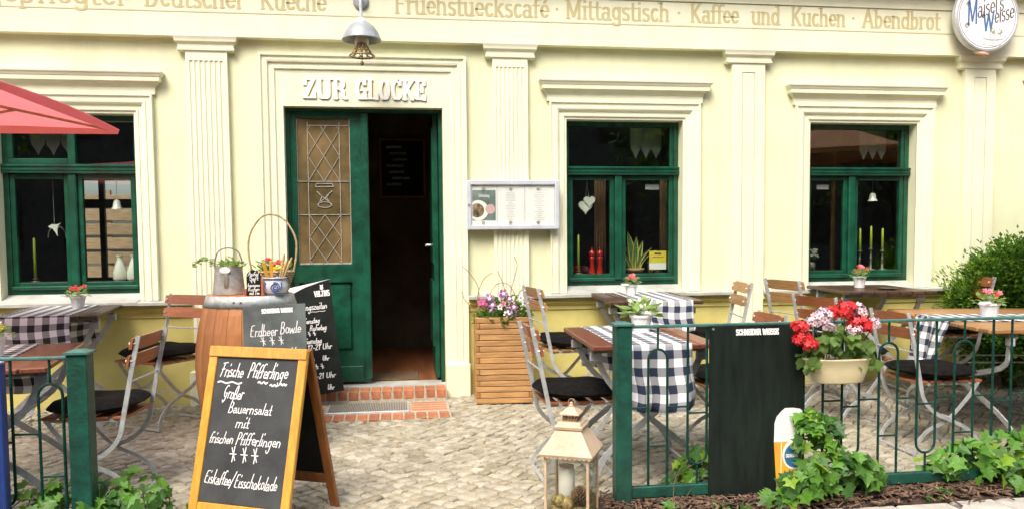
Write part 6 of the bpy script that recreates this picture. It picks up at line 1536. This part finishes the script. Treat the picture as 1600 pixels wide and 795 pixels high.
MB().box(-.074, .074, 0, .003, .055, .155).build('yellow_half', 'tag_yellow', yc_); MB().box(-.074, .074, 0, .003, 0, .0548).build('white_half', 'paper', yc_); MB().box(-.05, .05, -.001, 0, .10, .106).box(-.03, .03, -.001, 0, .125, .14).build('card_print', 'dark_print', yc_)
MB().box(-.02, .02, .002, .05, -.033, .03).build('stand', 'frame_dk', yc_)
# pearl hearts on a ribbon
ht = thing('heart_garland', 'two white pearl hearts hanging on a ribbon in the window', 'ornament', (1.552, .20, 1.60))
for k, (dx, dz, s_) in enumerate(((.018, .02, .046), (-.012, -.025, .056))):
    hb = MB(); pts = [(s_ * .062 * 16 * sin(t) ** 3, s_ * .062 * (13 * cos(t) - 5 * cos(2 * t) - 2 * cos(3 * t) - cos(4 * t))) for t in [2 * pi * i / 30 for i in range(30)]]
    hb.prism([(dx + x, dz + z) for x, z in pts], -.010 + .012 * k, .004 + .012 * k)
    for x, z in pts[::1]: hb.lathe([(0, -.006), (.005, -.004), (.007, 0), (.005, .004), (0, .006)], 6, (dx + x, -.003 + .012 * k, dz + z))
    hb.build('pearl_heart', 'ceramic', ht)
MB().tube([(-.012, .003, .06), (-.006, .003, .13), (-.002, .003, .19)], .0025, 5).tube([(.014, .003, .06), (.004, .003, .13), (-.002, .003, .19)], .0025, 5).build('ribbon', 'lace', ht)
for (x, z, top, lab) in ((4.116, 1.615, 1.80, 'white porcelain bell hanging above the three lime candles'), (-2.153, 1.565, 1.80, 'white porcelain bell hanging in the red-parasol window')):
    root = thing('porcelain_bell', lab, 'bell', (x, .20, z), 0, 'white bells hanging in the windows')
    MB().lathe([(.042, 0), (.040, .006), (.030, .020), (.026, .05), (.022, .062), (.010, .072), (0, .074), (0, .070), (.018, .058), (.024, .02), (.038, .003), (.042, 0)], 20).build('bell', 'ceramic', root, True)
    MB().tube([(0, 0, .07), (0, 0, top - z)], .0016, 5).build('string', 'lace', root)
for k, x in enumerate((-2.165, -2.062)):
    v_ = MB().lathe([(0, 0), (.044, 0), (.052, .02), (.050, .07), (.030, .14), (.020, .165), (.022, .19), (.030, .20), (.026, .20), (.016, .17), (0, .16)], 22).build('ceramic_vase', 'ceramic', None, True)
    v_.location = (x, .25, IS); tag(v_, 'slim necked white ceramic vase on the sill of the red-parasol window', 'vase', 'pair of white vases')
bd_ = thing('bird_ornament', 'white flying bird ornament hanging in the red-parasol window', 'ornament', (-2.61, .20, 1.41))
MB().prism([(-.045, .025), (-.015, .042), (.02, .040), (.048, .052), (.030, .030), (.020, .0), (.022, -.05), (.006, -.02), (-.012, .008), (-.03, .014)], -.006, .006).build('bird', 'ceramic', bd_); MB().tube([(0, 0, .04), (0, 0, .40)], .0014, 4).build('string', 'lace', bd_)
MB().tube([(.065 * cos(t), .04, -.06 + .09 * sin(t)) for t in [pi * k / 14 for k in range(15)]], .004, 6).build('hoop', 'steel_dark', bd_)
dy = thing('daisy_posy', 'small vase of pale flowers beside a white card in the candle window', 'flower pot', (3.585, .26, IS)); dy.scale = (1, 1, .85)
MB().lathe([(0, 0), (.03, 0), (.034, .05), (.028, .09), (.024, .09), (0, .08)], 16).build('vase', 'steel_dark', dy, True)
lf = MB()
for _ in range(40): a = rr.uniform(0, 2 * pi); leaf_fan(lf, (rr.uniform(-.04, .04), rr.uniform(-.04, .04), .10 + rr.uniform(0, .08)), (cos(a), sin(a), .6), .035, w=.3)
lf.build('foliage', 'leaf_pansy', dy)['kind'] = 'stuff'
fl = MB()
for _ in range(34): rosette(fl, (rr.uniform(-.055, .055), rr.uniform(-.05, .03), .14 + rr.uniform(0, .08)), .012, 6, (rr.uniform(-.5, .5), -.8, .5), .1)
fl.build('blossoms', 'lace', dy)['kind'] = 'stuff'
pcd = MB().prism([(-.05, 0), (.03, 0), (.012, .115), (-.05, .115)], -.002, .002).build('table_card', 'paper'); pcd.location = (3.505, .22, IS + .001); tag(pcd, 'folded white card on the sill beside the pale flowers', 'card')
for k, (xa, xb, lab) in enumerate(((1.655, 1.745, 'brown curtain drawn back beside the mullion of the heart-garland window'), (3.50, 3.60, 'brown curtain drawn back at the edge of the candle window'), (2.235, 2.29, 'narrow brown curtain beside the yellow card'))):
    n = 12; pts = [(xa + (xb - xa) * i / n, .36 + .018 * sin(i * 1.9)) for i in range(n + 1)]
    mb = MB(); mb.add([(x, y, z) for z in (.95, 1.85) for x, y in pts], [(i, i + 1, n + 2 + i, n + 1 + i) for i in range(n)])
    o = mb.build('curtain', 'curtain', None, True); sm = o.modifiers.new('thick', 'SOLIDIFY'); sm.thickness = .003; tag(o, lab, 'curtain', 'brown curtains in the windows')
# lace valances behind the fanlights
for (xa, xb, lab) in ((1.955, 2.225, 'white lace valance behind the fanlight of the heart-garland window'), (4.045, 4.30, 'white lace valance behind the fanlight of the candle window'), (-2.80, -2.47, 'white lace valance behind the fanlight below the red parasol')):
    mb = MB(); n = 3; w = (xb - xa) / n
    for k in range(n):
        x = xa + w * (k + .5); pts = [(x - w / 2, 0), (x - w * .44, -.045), (x - w * .2, -.085), (x, -.125), (x + w * .2, -.085), (x + w * .44, -.045), (x + w / 2, 0)]
        v = [(px, .30 + .006 * sin(i), 2.11 + pz) for i, (px, pz) in enumerate(pts)] + [(px, .30 + .006 * sin(i), 2.25) for i, (px, pz) in enumerate(pts)]
        mb.add(v, [(i, i + 1, i + 8, i + 7) for i in range(6)])
    o = mb.build('lace_valance', 'lace'); tag(o, lab, 'curtain', 'lace valances in the windows')
    sm = o.modifiers.new('thick', 'SOLIDIFY'); sm.thickness = .002
wn_ = thing('window_sticker', 'small pale notice stuck high inside the heart-garland window pane', 'sticker', (2.10, .16, 1.735)); MB().box(-.06, .06, 0, .002, -.022, .022).build('paper', 'print_grey', wn_)
wn_ = thing('window_sticker', 'small pale notice stuck inside the candle window pane', 'sticker', (3.625, .16, 1.735)); MB().box(-.055, .055, 0, .002, -.02, .02).build('paper', 'print_grey', wn_)
